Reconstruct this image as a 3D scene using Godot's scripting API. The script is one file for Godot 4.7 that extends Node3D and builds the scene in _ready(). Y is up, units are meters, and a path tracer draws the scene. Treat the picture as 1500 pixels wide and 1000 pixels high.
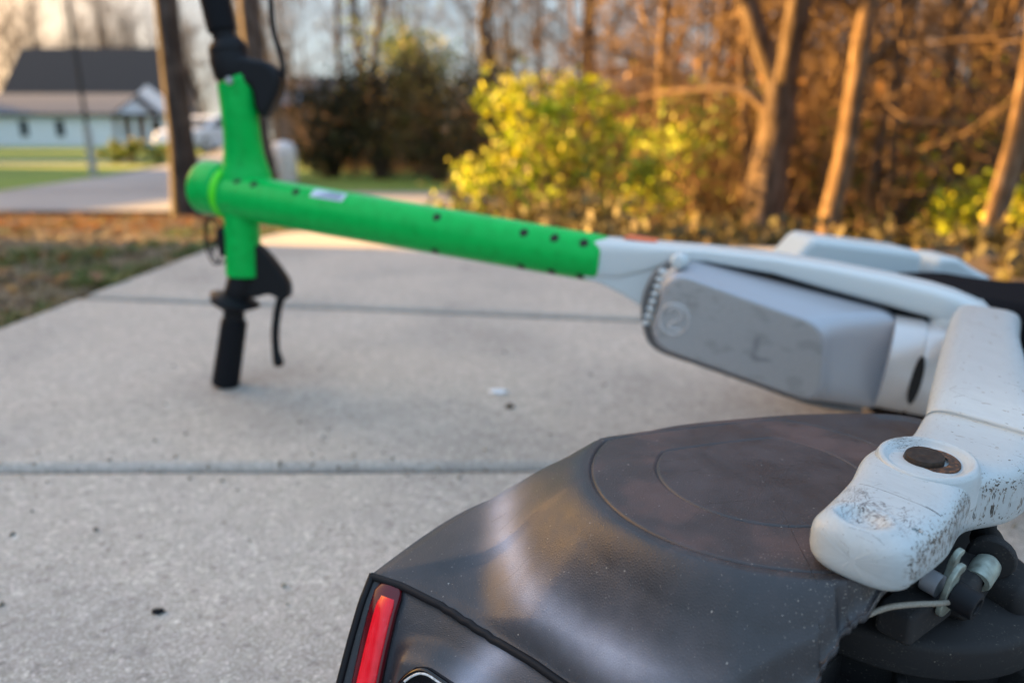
extends Node3D

# ---------------------------------------------------------------- geometry collector
class Geo:
	var v := PackedVector3Array()
	var uv := PackedVector2Array()
	var idx := PackedInt32Array()
	var seams := PackedInt32Array()

	func quad_rows(rows: Array, closed: bool, u0 := 0.0, u1 := 1.0) -> int:
		# rows of equal length; returns the index of the first triangle corner added
		var start := idx.size()
		var first := v.size()
		var n: int = rows[0].size()
		var m := n + 1 if closed else n
		for i in rows.size():
			var r: PackedVector3Array = rows[i]
			for j in m:
				v.append(r[j % n])
				uv.append(Vector2(lerpf(u0, u1, float(i) / maxf(1.0, rows.size() - 1)), float(j) / maxf(1.0, m - 1)))
			if closed:
				seams.append_array([first + i * m, first + i * m + n])
		for i in rows.size() - 1:
			for j in m - 1:
				var a := first + i * m + j
				idx.append_array([a, a + 1, a + m, a + 1, a + m + 1, a + m])
		return start

	func fan(r: PackedVector3Array) -> int:
		var start := idx.size()
		var c := Vector3.ZERO
		for p in r:
			c += p
		c /= r.size()
		var first := v.size()
		v.append(c)
		uv.append(Vector2(0.5, 0.5))
		for p in r:
			v.append(p)
			uv.append(Vector2(0.5, 0.5))
		for j in r.size():
			idx.append_array([first, first + 1 + j, first + 1 + (j + 1) % r.size()])
		return start

	func outward(start: int) -> void:
		# turns the triangles added since start so that their fronts face away from their middle
		var c := Vector3.ZERO
		for i in range(start, idx.size()):
			c += v[idx[i]]
		c /= maxf(1.0, idx.size() - start)
		var vol := 0.0
		for i in range(start, idx.size(), 3):
			var a := v[idx[i]] - c
			var b := v[idx[i + 1]] - c
			var d := v[idx[i + 2]] - c
			vol += a.dot(d.cross(b))
		if vol < 0.0:
			flip(start)

	func towards(start: int, dir: Vector3) -> void:
		var s := 0.0
		for i in range(start, idx.size(), 3):
			var a := v[idx[i]]
			s += (v[idx[i + 2]] - a).cross(v[idx[i + 1]] - a).dot(dir)
		if s < 0.0:
			flip(start)

	func flip(start: int) -> void:
		for i in range(start, idx.size(), 3):
			var t := idx[i + 1]
			idx[i + 1] = idx[i + 2]
			idx[i + 2] = t

	func loft(rows: Array, caps := true) -> void:
		var start := quad_rows(rows, true)
		if caps:
			fan(rows[0])
			var rev: PackedVector3Array = rows[rows.size() - 1].duplicate()
			rev.reverse()
			fan(rev)
		outward_loft(start, rows.size(), rows[0].size(), caps)

	func outward_loft(start: int, nr: int, n: int, caps: bool) -> void:
		# side quads and caps were wound alike; check the whole by volume
		var side_end := start + (nr - 1) * n * 6
		if caps:
			# make caps agree with the sides: first cap runs against the ring
			pass
		var c := Vector3.ZERO
		for i in range(start, side_end):
			c += v[idx[i]]
		c /= maxf(1.0, side_end - start)
		var vol := 0.0
		for i in range(start, side_end, 3):
			var a := v[idx[i]] - c
			var b := v[idx[i + 1]] - c
			var d := v[idx[i + 2]] - c
			vol += a.dot(d.cross(b))
		if vol < 0.0:
			for i in range(start, side_end, 3):
				var t := idx[i + 1]
				idx[i + 1] = idx[i + 2]
				idx[i + 2] = t
		if caps:
			var per := n * 3
			for k in 2:
				var s0 := side_end + k * per
				var s := 0.0
				for i in range(s0, s0 + per, 3):
					var a := v[idx[i]]
					s += (v[idx[i + 2]] - a).cross(v[idx[i + 1]] - a).dot(a - c)
				if s < 0.0:
					for i in range(s0, s0 + per, 3):
						var t := idx[i + 1]
						idx[i + 1] = idx[i + 2]
						idx[i + 2] = t

	func tube(pts: PackedVector3Array, radii: PackedFloat32Array, sides := 10, caps := true) -> void:
		var rows := []
		var side := Vector3.ZERO
		for i in pts.size():
			var d := (pts[mini(i + 1, pts.size() - 1)] - pts[maxi(i - 1, 0)]).normalized()
			if i == 0:
				side = d.cross(Vector3.UP if absf(d.y) < 0.9 else Vector3.RIGHT).normalized()
			else:
				side = (side - d * side.dot(d)).normalized()
			var up := d.cross(side)
			var ring := PackedVector3Array()
			var r: float = radii[mini(i, radii.size() - 1)]
			for j in sides:
				var a := TAU * j / sides
				ring.append(pts[i] + (side * cos(a) + up * sin(a)) * r)
			rows.append(ring)
		loft(rows, caps)

	func lathe(at: Vector3, axis: Vector3, prof: PackedVector2Array, sides := 32, squash := 1.0) -> void:
		# prof: (radius, along the axis)
		var ax := axis.normalized()
		var s := ax.cross(Vector3.UP if absf(ax.y) < 0.9 else Vector3.RIGHT).normalized()
		var t := ax.cross(s)
		var rows := []
		for p in prof:
			var ring := PackedVector3Array()
			for j in sides:
				var a := TAU * j / sides
				ring.append(at + ax * p.y + (s * cos(a) + t * sin(a) * squash) * maxf(p.x, 0.00002))
			rows.append(ring)
		# split at hard corners of the profile so that edges stay crisp
		var from := 0
		var start := idx.size()
		for i in range(1, prof.size()):
			var hard := i == prof.size() - 1
			if not hard:
				var d0 := (prof[i] - prof[i - 1]).normalized()
				var d1 := (prof[i + 1] - prof[i]).normalized()
				hard = d0.dot(d1) < 0.55
			if hard:
				quad_rows(rows.slice(from, i + 1), true)
				from = i
		outward(start)

	func slab(poly: PackedVector2Array, o: Vector3, ax: Vector3, ay: Vector3, az: Vector3, z0: float, z1: float, bevel: float) -> void:
		# a flat shape with rounded edges, extruded along az
		var n := poly.size()
		var area := 0.0
		for i in n:
			area += poly[i].cross(poly[(i + 1) % n])
		var inner := PackedVector2Array()
		for i in n:
			var a := (poly[i] - poly[(i + n - 1) % n]).normalized()
			var b := (poly[(i + 1) % n] - poly[i]).normalized()
			var na := Vector2(-a.y, a.x) * signf(area)
			var nb := Vector2(-b.y, b.x) * signf(area)
			var m := (na + nb)
			m = m / maxf(0.6, m.length_squared() / 2.0)
			inner.append(poly[i] + m * 1.0)
		var rows := []
		var steps := [[1.0, 0.0], [0.62, 0.08], [0.29, 0.29], [0.08, 0.62], [0.0, 1.0]]
		var rings := []
		for s in steps:
			rings.append([s[0] * bevel, z0 + s[1] * bevel])
		for k in range(steps.size() - 1, -1, -1):
			rings.append([steps[k][0] * bevel, z1 - steps[k][1] * bevel])
		for r in rings:
			var ring := PackedVector3Array()
			for i in n:
				var q: Vector2 = poly[i] + (inner[i] - poly[i]) * float(r[0])
				ring.append(o + ax * q.x + ay * q.y + az * float(r[1]))
			rows.append(ring)
		var start := quad_rows(rows, true)
		outward(start)
		for k in 2:
			var q2 := PackedVector2Array()
			for i in n:
				q2.append(poly[i] + (inner[i] - poly[i]) * bevel)
			var tri := Geometry2D.triangulate_polygon(q2)
			if tri.is_empty():
				tri = Geometry2D.triangulate_polygon(poly)
			if tri.is_empty():
				print("no cap for a shape of ", n)
			var first := v.size()
			for q in q2:
				v.append(o + ax * q.x + ay * q.y + az * (z0 if k == 0 else z1))
				uv.append(q)
			var s2 := idx.size()
			for t in tri:
				idx.append(first + t)
			towards(s2, az * (-1.0 if k == 0 else 1.0) * signf(z1 - z0))

	func box(c: Vector3, size: Vector3, bevel := 0.004, basis := Basis.IDENTITY) -> void:
		var h := size / 2.0
		var b := minf(bevel, minf(h.x, minf(h.y, h.z)) * 0.9)
		var p := PackedVector2Array([Vector2(-h.x + b, -h.y), Vector2(h.x - b, -h.y), Vector2(h.x, -h.y + b), Vector2(h.x, h.y - b), Vector2(h.x - b, h.y), Vector2(-h.x + b, h.y), Vector2(-h.x, h.y - b), Vector2(-h.x, -h.y + b)])
		slab(p, c, basis.x, basis.y, basis.z, -h.z, h.z, b)

	func plain_box(c: Vector3, size: Vector3, basis := Basis.IDENTITY) -> void:
		var h := size / 2.0
		for f in [[basis.x, basis.y, basis.z, h.x, h.y, h.z], [basis.y, basis.z, basis.x, h.y, h.z, h.x], [basis.z, basis.x, basis.y, h.z, h.x, h.y]]:
			for s in [-1.0, 1.0]:
				var o: Vector3 = c + f[2] * f[5] * s
				var ax: Vector3 = f[0] * f[3]
				var ay: Vector3 = f[1] * f[4]
				flat([o - ax - ay, o + ax - ay, o + ax + ay, o - ax + ay], f[2] * s)

	func flat(pts: Array, dir: Vector3) -> void:
		var first := v.size()
		var start := idx.size()
		for i in pts.size():
			v.append(pts[i])
			uv.append(Vector2(float(i == 1 or i == 2), float(i > 1)))
		for i in range(1, pts.size() - 1):
			idx.append_array([first, first + i, first + i + 1])
		towards(start, dir)

	func shift(by: Vector3) -> void:
		for i in v.size():
			v[i] += by

	func mesh(mat: Material) -> ArrayMesh:
		var nm := PackedVector3Array()
		nm.resize(v.size())
		for i in range(0, idx.size(), 3):
			var a := v[idx[i]]
			var n := (v[idx[i + 2]] - a).cross(v[idx[i + 1]] - a)
			nm[idx[i]] += n
			nm[idx[i + 1]] += n
			nm[idx[i + 2]] += n
		for i in range(0, seams.size(), 2):
			var both := nm[seams[i]] + nm[seams[i + 1]]
			nm[seams[i]] = both
			nm[seams[i + 1]] = both
		for i in nm.size():
			nm[i] = nm[i].normalized() if nm[i].length_squared() > 0.0 else Vector3.UP
		var arr := []
		arr.resize(Mesh.ARRAY_MAX)
		arr[Mesh.ARRAY_VERTEX] = v
		arr[Mesh.ARRAY_NORMAL] = nm
		arr[Mesh.ARRAY_TEX_UV] = uv
		arr[Mesh.ARRAY_INDEX] = idx
		var am := ArrayMesh.new()
		am.add_surface_from_arrays(Mesh.PRIMITIVE_TRIANGLES, arr)
		am.surface_set_material(0, mat)
		return am


# ---------------------------------------------------------------- naming and tagging
var used := {}
var M := {}
var rng := RandomNumberGenerator.new()

func numbered(called: String) -> String:
	var n: int = used.get(called, 0)
	used[called] = n + 1
	return called if n == 0 else "%s_%03d" % [called, n]

func tag(o: Node, label: String, category: String, group := "", kind := "") -> void:
	if label: o.set_meta("label", label)
	if category: o.set_meta("category", category)
	if group: o.set_meta("group", group)
	if kind: o.set_meta("kind", kind)

func thing(called: String, label: String, category: String, at := Vector3.ZERO, turn := 0.0, group := "") -> Node3D:
	var o := Node3D.new()
	o.name = numbered(called)
	add_child(o, true)
	o.position = at
	o.rotation.y = turn
	tag(o, label, category, group)
	return o

func put(g: Geo, called: String, mat: Material, parent: Node = null) -> MeshInstance3D:
	var mi := MeshInstance3D.new()
	mi.mesh = g.mesh(mat)
	return hang(mi, called, parent)

func hang(mi: Node3D, called: String, parent: Node = null) -> Node3D:
	if parent == null:
		mi.name = numbered(called)
		add_child(mi, true)
	else:
		var base := called
		var n := 0
		while parent.has_node(NodePath(base if n == 0 else "%s_%03d" % [base, n])):
			n += 1
		mi.name = base if n == 0 else "%s_%03d" % [base, n]
		parent.add_child(mi, true)
	return mi

func structure(o: Node) -> Node:
	o.set_meta("kind", "structure")
	return o

func part_at(parent: Node, called: String, mesh: Mesh, at: Transform3D) -> MeshInstance3D:
	var mi := MeshInstance3D.new()
	mi.mesh = mesh
	mi.transform = at
	return hang(mi, called, parent)

# ---------------------------------------------------------------- curves
func smooth_line(p: PackedVector3Array, per := 6) -> PackedVector3Array:
	var o := PackedVector3Array()
	for i in p.size() - 1:
		for k in per:
			o.append(p[i].cubic_interpolate(p[i + 1], p[maxi(i - 1, 0)], p[mini(i + 2, p.size() - 1)], float(k) / per))
	o.append(p[p.size() - 1])
	return o

func smooth_ring(p: PackedVector2Array, per := 5) -> PackedVector2Array:
	var o := PackedVector2Array()
	var n := p.size()
	for i in n:
		for k in per:
			o.append(p[i].cubic_interpolate(p[(i + 1) % n], p[(i + n - 1) % n], p[(i + 2) % n], float(k) / per))
	return o

func rounded(p: PackedVector2Array, r: float, per := 4) -> PackedVector2Array:
	# polygon with each corner rounded
	var o := PackedVector2Array()
	var n := p.size()
	for i in n:
		var a := p[(i + n - 1) % n] - p[i]
		var b := p[(i + 1) % n] - p[i]
		var d := minf(r, minf(a.length(), b.length()) * 0.45)
		var p0 := p[i] + a.normalized() * d
		var p1 := p[i] + b.normalized() * d
		for k in per + 1:
			var t := float(k) / per
			o.append(p0.lerp(p[i], t).lerp(p[i].lerp(p1, t), t))
	return o

func ellipse(c: Vector2, rx: float, ry: float, n := 24) -> PackedVector2Array:
	var o := PackedVector2Array()
	for k in n:
		o.append(c + Vector2(cos(TAU * k / n) * rx, sin(TAU * k / n) * ry))
	return o

# ---------------------------------------------------------------- materials
func lin(r: float, g: float, b: float) -> Color:
	return Color(r, g, b).linear_to_srgb()

func plain(col: Color, rough := 0.6, metal := 0.0) -> StandardMaterial3D:
	var m := StandardMaterial3D.new()
	m.albedo_color = col
	m.roughness = rough
	m.metallic = metal
	return m

func noise(freq: float, seed_: int, kind := FastNoiseLite.TYPE_SIMPLEX_SMOOTH, oct := 4) -> FastNoiseLite:
	var n := FastNoiseLite.new()
	n.noise_type = kind
	n.seed = seed_
	n.frequency = freq
	n.fractal_octaves = oct
	return n

func ramp(stops: Array) -> Gradient:
	var g := Gradient.new()
	var off := PackedFloat32Array()
	var col := PackedColorArray()
	for s in stops:
		off.append(s[0])
		col.append(s[1])
	g.offsets = off
	g.colors = col
	return g

func ntex(n: FastNoiseLite, size: int, stops: Array) -> NoiseTexture2D:
	var t := NoiseTexture2D.new()
	t.width = size
	t.height = size
	t.seamless = true
	t.seamless_blend_skirt = 0.15
	t.noise = n
	if stops.size():
		t.color_ramp = ramp(stops)
	return t

func grey(x: float) -> Color:
	return Color(x, x, x)

func textured(tex: Texture2D, scale: float, rough := 0.85, bump: Texture2D = null, bump_cm := 0.0, world := true) -> StandardMaterial3D:
	var m := StandardMaterial3D.new()
	m.albedo_texture = tex
	m.uv1_triplanar = true
	m.uv1_world_triplanar = world
	m.uv1_scale = Vector3.ONE * scale
	m.roughness = rough
	if bump:
		m.heightmap_enabled = true
		m.heightmap_texture = bump
		m.heightmap_scale = bump_cm
	return m

func with_detail(m: StandardMaterial3D, tex: Texture2D, scale: float) -> StandardMaterial3D:
	m.detail_enabled = true
	m.detail_blend_mode = BaseMaterial3D.BLEND_MODE_MUL
	m.detail_uv_layer = BaseMaterial3D.DETAIL_UV_2
	m.detail_albedo = tex
	m.uv2_triplanar = true
	m.uv2_world_triplanar = true
	m.uv2_scale = Vector3.ONE * scale
	return m

# ---------------------------------------------------------------- painted materials of the scooter
func paint_line(im: Image, a: Vector2, b: Vector2, w: int, c: Color, jitter := 1.0) -> void:
	var n := int(a.distance_to(b))
	var off := 0.0
	for i in n:
		off = clampf(off + rng.randf_range(-0.5, 0.5) * jitter, -3.0, 3.0)
		var p := a.lerp(b, float(i) / maxf(1, n)) + Vector2(off, -off)
		var q := Vector2i(p)
		if q.x < 1 or q.y < 1 or q.x >= im.get_width() - 3 or q.y >= im.get_height() - 3:
			continue
		if rng.randf() < 0.8:
			var o := im.get_pixel(q.x, q.y)
			im.fill_rect(Rect2i(q.x, q.y, w, w), o.lerp(c, c.a) if c.a < 1.0 else c)

func speck(im: Image, p: Vector2, r: float, c: Color) -> void:
	var n := int(ceil(r))
	for y in range(-n, n + 1):
		for x in range(-n, n + 1):
			if Vector2(x, y).length() <= r + rng.randf_range(-0.6, 0.3):
				var q := Vector2i(int(p.x) + x, int(p.y) + y)
				if q.x >= 0 and q.y >= 0 and q.x < im.get_width() and q.y < im.get_height():
					im.set_pixel(q.x, q.y, im.get_pixel(q.x, q.y).lerp(Color(c, 1.0), c.a))

const FEN := 1536
const FEN_AT := Vector2(-0.10, -0.45)
const FEN_SIZE := 0.36

func fender_materials() -> void:
	var big := noise(0.006, 3, FastNoiseLite.TYPE_SIMPLEX_SMOOTH, 5).get_image(FEN, FEN, false, false, true).get_data()
	var mid := noise(0.02, 5, FastNoiseLite.TYPE_SIMPLEX_SMOOTH, 4).get_image(FEN, FEN, false, false, true).get_data()
	var fine := noise(0.35, 7, FastNoiseLite.TYPE_SIMPLEX, 2).get_image(FEN, FEN, false, false, true).get_data()
	var cell := noise(0.22, 9, FastNoiseLite.TYPE_CELLULAR, 1)
	cell.cellular_return_type = FastNoiseLite.RETURN_DISTANCE2_SUB
	var grain := cell.get_image(FEN, FEN, false, false, true).get_data()
	var col := PackedByteArray()
	col.resize(FEN * FEN * 3)
	var rough := PackedByteArray()
	rough.resize(FEN * FEN)
	var hgt := PackedByteArray()
	hgt.resize(FEN * FEN)
	var mpp := FEN_SIZE / FEN
	var cx := (0.109 - FEN_AT.x) / mpp
	var cy := (-0.298 - FEN_AT.y) / mpp
	for y in FEN:
		for x in FEN:
			var k := y * FEN + x
			var r := Vector2(x - cx, y - cy).length() * mpp
			var b := big[k] / 255.0
			var m := mid[k] / 255.0
			var f := fine[k] / 255.0
			# bare black plastic, gone brown on the disc where the sun and rust have stained it, pale on the shoulder from wear and a painted sheen
			var stain := smoothstep(0.079, 0.071, r) * (0.35 + 0.65 * smoothstep(0.35, 0.7, b))
			stain *= 1.0 if r > 0.0455 else 0.42
			stain = maxf(stain, smoothstep(0.095, 0.075, r) * smoothstep(0.62, 0.8, m) * 0.35)
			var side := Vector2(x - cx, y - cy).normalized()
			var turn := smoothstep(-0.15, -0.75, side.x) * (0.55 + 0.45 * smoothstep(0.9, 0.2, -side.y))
			var sheen_and_wear := turn * (0.75 * exp(-pow((r - 0.1250) / 0.0085, 2.0)) + 0.35 * exp(-pow((r - 0.121) / 0.019, 2.0))) * (0.85 + 0.3 * b) * (0.9 + 0.2 * f)
			var warm := turn * exp(-pow((r - 0.109) / 0.008, 2.0)) * smoothstep(0.35, 0.7, m)  # warm inner side of the painted sheen
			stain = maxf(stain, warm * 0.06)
			var v := 0.205 + 0.05 * (b - 0.5) + 0.035 * (m - 0.5) + 0.03 * (f - 0.5) + sheen_and_wear * 0.36
			col[k * 3] = int(clampf(v * 0.97 + stain * 0.105, 0, 1) * 255)
			col[k * 3 + 1] = int(clampf(v + stain * 0.045, 0, 1) * 255)
			col[k * 3 + 2] = int(clampf(v * 1.10 + stain * 0.022, 0, 1) * 255)
			rough[k] = int(clampf(0.43 + 0.10 * (m - 0.5) + 0.14 * (b - 0.5) + 0.1 * stain + 0.1 * (f - 0.5), 0.2, 1) * 255)
			hgt[k] = int(clampf(grain[k] / 255.0 * 0.8 + 0.2 * f, 0, 1) * 255)
	var im := Image.create_from_data(FEN, FEN, false, Image.FORMAT_RGB8, col)
	rng.seed = 21
	for i in 17000:
		var p := Vector2(rng.randf() * FEN, rng.randf() * FEN)
		var near_tear := Vector2(p.x - 950, p.y - 985).length()
		if near_tear > 190 and rng.randf() > 0.5:
			continue
		var g := rng.randf_range(0.35, 0.8)
		speck(im, p, 0.5 if rng.randf() < 0.92 else rng.randf_range(0.9, 1.7), Color(g, g * 0.98, g * 0.94, rng.randf_range(0.4, 0.95)))
	for i in 1300:
		var a := rng.randf() * TAU
		var p := Vector2(955, 985) + Vector2(cos(a), sin(a)) * absf(rng.randfn(0.0, 110.0))
		var g := rng.randf_range(0.4, 0.72)
		speck(im, p, rng.randf_range(0.4, 1.3), Color(g, g * 0.95, g * 0.88, rng.randf_range(0.4, 0.9)))
	for i in 150:
		var p := Vector2(rng.randf() * FEN, rng.randf() * FEN)
		var d := Vector2.from_angle(rng.randfn(-0.5, 0.9)) * rng.randf_range(20, 190)
		var g := 0.40 if rng.randf() < 0.6 else 0.06
		paint_line(im, p, p + d, 1, Color(g, g, g * 1.04, rng.randf_range(0.12, 0.45)))
	for i in 40:
		var p := Vector2(rng.randf_range(700, 1150), rng.randf_range(450, 820))
		paint_line(im, p, p + Vector2(rng.randf_range(-90, 90), rng.randf_range(-25, 25)), 2, Color(0.09, 0.08, 0.08, rng.randf_range(0.1, 0.35)), 2.0)
	var m := StandardMaterial3D.new()
	m.albedo_texture = ImageTexture.create_from_image(im)
	m.roughness = 1.0
	m.roughness_texture = ImageTexture.create_from_image(Image.create_from_data(FEN, FEN, false, Image.FORMAT_L8, rough))
	m.heightmap_enabled = true
	m.heightmap_texture = ImageTexture.create_from_image(Image.create_from_data(FEN, FEN, false, Image.FORMAT_L8, hgt))
	m.heightmap_scale = 0.014
	m.metallic_specular = 0.52
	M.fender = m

func white_paint_material() -> void:
	# the enamelled arm: u runs from its nose to the frame, v once around it (0 on the road side, 0.25 on top)
	var w := 1536
	var h := 768
	var im := Image.create(w, h, false, Image.FORMAT_RGB8)
	var big := noise(0.004, 13).get_image(w, h, false, false, true).get_data()
	var crust := noise(0.035, 14, FastNoiseLite.TYPE_SIMPLEX, 5).get_image(w, h, false, false, true).get_data()
	var spot := noise(0.16, 16, FastNoiseLite.TYPE_SIMPLEX, 3).get_image(w, h, false, false, true).get_data()
	var fine := noise(0.05, 15).get_image(w, h, false, false, true).get_data()
	var bytes := PackedByteArray()
	bytes.resize(w * h * 3)
	for k in w * h:
		var y := k / w
		var v := float(y) / h
		var side := maxf(smoothstep(0.13, 0.02, v), smoothstep(0.86, 0.98, v))
		var s := 0.775 + 0.05 * (big[k] / 255.0 - 0.5) + 0.03 * (fine[k] / 255.0 - 0.5) - side * 0.10 * (big[k] / 255.0)
		var vv := v if v < 0.5 else v - 1.0
		var near := exp(-pow((vv - 0.035) / 0.075, 2.0))
		var q := crust[k] / 255.0 * 0.62 + spot[k] / 255.0 * 0.38
		var d := smoothstep(0.79, 0.86, q + near * (0.26 - 0.10 * smoothstep(0.35, 0.6, float(k % w) / w)) + 0.10 * (big[k] / 255.0 - 0.5)) * smoothstep(0.035, 0.075, float(k % w) / w)
		var br := 0.10 + 0.34 * spot[k] / 255.0
		bytes[k * 3] = int(lerpf(s * 0.93, br * 1.12, d) * 255)
		bytes[k * 3 + 1] = int(lerpf(s * 0.98, br * 0.98, d) * 255)
		bytes[k * 3 + 2] = int(lerpf(s, br * 0.84, d) * 255)
	im = Image.create_from_data(w, h, false, Image.FORMAT_RGB8, bytes)
	rng.seed = 33
	# road dirt thrown on the road side: brown crusts and black spatter, thinning out over the top
	for i in 700:
		var v := fposmod(rng.randfn(0.025, 0.055), 1.0)
		var u := rng.randf_range(0.05, 1.0)
		if rng.randf() > 0.35 + 0.65 * sin(u * 21.0) * sin(u * 21.0):
			continue
		var g := rng.randf_range(0.06, 0.3)
		var c := Color(g * 1.15, g, g * 0.82, rng.randf_range(0.5, 1.0))
		var p := Vector2(u * w, v * h)
		var n := 1 + rng.randi() % 5
		for k in n:
			speck(im, p + Vector2(rng.randfn(0, 5.0), rng.randfn(0, 2.5)), rng.randf_range(0.5, 3.6), c)
	for i in 420:
		var g := rng.randf_range(0.05, 0.35)
		speck(im, Vector2(rng.randf() * w, rng.randf_range(0.0, 0.55) * h), rng.randf_range(0.4, 1.5), Color(g, g, g, 0.8))
	# scuffs and hairline scratches along the top
	for i in 130:
		var p := Vector2(rng.randf() * w, rng.randf_range(0.1, 0.45) * h)
		var g := rng.randf_range(0.25, 0.6)
		paint_line(im, p, p + Vector2(rng.randf_range(-12, 12), rng.randf_range(6, 46)), 1, Color(g, g, g * 1.03, rng.randf_range(0.3, 0.8)), 0.6)
	for i in 420:
		# ground-down patch round the dimple
		var p := Vector2(rng.randfn(215, 55), rng.randfn(200, 48))
		var g := rng.randf_range(0.3, 0.66)
		paint_line(im, p, p + Vector2(rng.randf_range(-30, 30), rng.randf_range(-8, 8)), 1 + rng.randi() % 2, Color(g, g * 1.01, g * 1.03, rng.randf_range(0.3, 0.8)), 1.6)
	for i in 160:
		var p := Vector2(rng.randfn(330, 14), rng.randf_range(215, 300))
		var g := rng.randf_range(0.15, 0.5)
		paint_line(im, p, p + Vector2(rng.randf_range(-22, 10), rng.randf_range(-6, 6)), 1, Color(g, g, g, rng.randf_range(0.4, 0.9)), 1.2)
	paint_line(im, Vector2(375, 255), Vector2(382, 105), 2, Color(0.13, 0.13, 0.13), 0.15)
	paint_line(im, Vector2(383, 150), Vector2(386, 96), 4, Color(0.1, 0.1, 0.1), 0.15)
	for i in 40:
		speck(im, Vector2(rng.randfn(225, 12), rng.randfn(112, 10)), rng.randf_range(1.0, 3.5), Color(0.22, 0.3, 0.32, 0.8))
	for i in 14:
		speck(im, Vector2(rng.randfn(238, 5), rng.randfn(104, 5)), rng.randf_range(1.0, 2.5), Color(0.6, 0.35, 0.12, 0.8))
	var m := StandardMaterial3D.new()
	m.albedo_texture = ImageTexture.create_from_image(im)
	m.roughness = 0.34
	m.metallic_specular = 0.45
	var b := noise(0.03, 41)
	m.heightmap_enabled = true
	m.heightmap_texture = ntex(b, 256, [])
	m.heightmap_scale = 0.02
	M.white_arm = m

func battery_material() -> void:
	var n := 512
	var big := noise(0.009, 17, FastNoiseLite.TYPE_SIMPLEX_SMOOTH, 2).get_image(n, n, false, false, true).get_data()
	var fine := noise(0.06, 19).get_image(n, n, false, false, true).get_data()
	var bytes := PackedByteArray()
	bytes.resize(n * n * 3)
	for k in n * n:
		var s := 0.70 - 0.05 * smoothstep(0.62, 0.85, big[k] / 255.0) - 0.03 * (fine[k] / 255.0)
		bytes[k * 3] = int(s * 0.985 * 255)
		bytes[k * 3 + 1] = int(s * 255)
		bytes[k * 3 + 2] = int(s * 1.01 * 255)
	var im := Image.create_from_data(n, n, false, Image.FORMAT_RGB8, bytes)
	rng.seed = 5
	for i in 60:
		var g := rng.randf_range(0.38, 0.5)
		speck(im, Vector2(rng.randfn(120, 60), rng.randfn(130, 40)), rng.randf_range(3, 9), Color(g, g, g, 0.12))
	# the worn L-shaped mark
	for i in 26:
		speck(im, Vector2(300 + rng.randfn(0, 2.5), 250 + i * 3.4), 8, Color(0.46, 0.48, 0.50, 0.10))
	for i in 14:
		speck(im, Vector2(300 + i * 3.0, 336 + rng.randfn(0, 2.5)), 11, Color(0.48, 0.50, 0.52, 0.09))
	var m := StandardMaterial3D.new()
	m.albedo_texture = ImageTexture.create_from_image(im)
	m.roughness = 0.38
	m.metallic = 0.25
	M.battery_face = m

func bark_material(c: Color, seed_: int, scale := 2.2) -> StandardMaterial3D:
	var n := noise(0.018, seed_, FastNoiseLite.TYPE_SIMPLEX_SMOOTH, 5)
	var t := ntex(n, 256, [[0.0, c.darkened(0.55)], [0.45, c.darkened(0.15)], [0.75, c.lightened(0.12)], [1.0, c.lightened(0.3)]])
	var m := textured(t, scale, 0.95, t, 1.2)
	m.uv1_scale = Vector3(scale * 2.0, scale * 0.45, scale * 2.0)
	return m

func concrete_picture() -> ImageTexture:
	# sand and small stones in cement: random grains of two sizes, pores and a slow mottle
	var n := 1024
	var slow := noise(0.012, 101, FastNoiseLite.TYPE_SIMPLEX, 4).get_seamless_image(n, n, false, false, 0.1, true).get_data()
	var kind := noise(0.26, 102, FastNoiseLite.TYPE_CELLULAR, 1)
	kind.cellular_return_type = FastNoiseLite.RETURN_CELL_VALUE
	var sand := kind.get_seamless_image(n, n, false, false, 0.05, true).get_data()
	var kind2 := noise(0.085, 104, FastNoiseLite.TYPE_CELLULAR, 1)
	kind2.cellular_return_type = FastNoiseLite.RETURN_CELL_VALUE
	var stones := kind2.get_seamless_image(n, n, false, false, 0.05, true).get_data()
	var fine := noise(0.2, 106, FastNoiseLite.TYPE_SIMPLEX, 3).get_seamless_image(n, n, false, false, 0.05, true).get_data()
	var bytes := PackedByteArray()
	bytes.resize(n * n * 3)
	for k in n * n:
		var s := sand[k] / 255.0
		var t := stones[k] / 255.0
		var f := fine[k] / 255.0
		var v := 0.688 + 0.06 * (slow[k] / 255.0 - 0.5) + 0.15 * (s - 0.5) + 0.10 * (f - 0.5)
		if t > 0.93: v += 0.07
		if t < 0.05: v -= 0.07
		if f < 0.2: v -= 0.07
		if s > 0.95: v += 0.09
		bytes[k * 3] = int(clampf(v * 1.012, 0, 1) * 255)
		bytes[k * 3 + 1] = int(clampf(v * (0.970 + 0.01 * t), 0, 1) * 255)
		bytes[k * 3 + 2] = int(clampf(v * (0.915 + 0.03 * s), 0, 1) * 255)
	return ImageTexture.create_from_image(Image.create_from_data(n, n, false, Image.FORMAT_RGB8, bytes))

func dusty_picture() -> ImageTexture:
	# black casting with road dust caught in its grain
	var n := 512
	var im := Image.create(n, n, false, Image.FORMAT_RGB8)
	im.fill(Color(0.115, 0.115, 0.125))
	var where := noise(0.012, 133, FastNoiseLite.TYPE_SIMPLEX, 3)
	rng.seed = 61
	for i in 16000:
		var p := Vector2(rng.randf_range(4, n - 4), rng.randf_range(4, n - 4))
		if where.get_noise_2d(p.x, p.y) + rng.randf_range(-0.4, 0.3) < 0.0: continue
		var g := rng.randf_range(0.16, 0.36) if rng.randf() < 0.86 else rng.randf_range(0.4, 0.68)
		speck(im, p, rng.randf_range(0.4, 1.0) if rng.randf() < 0.93 else rng.randf_range(1.2, 2.4), Color(g, g * 0.94, g * 0.85, rng.randf_range(0.4, 0.95)))
	return ImageTexture.create_from_image(im)

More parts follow.
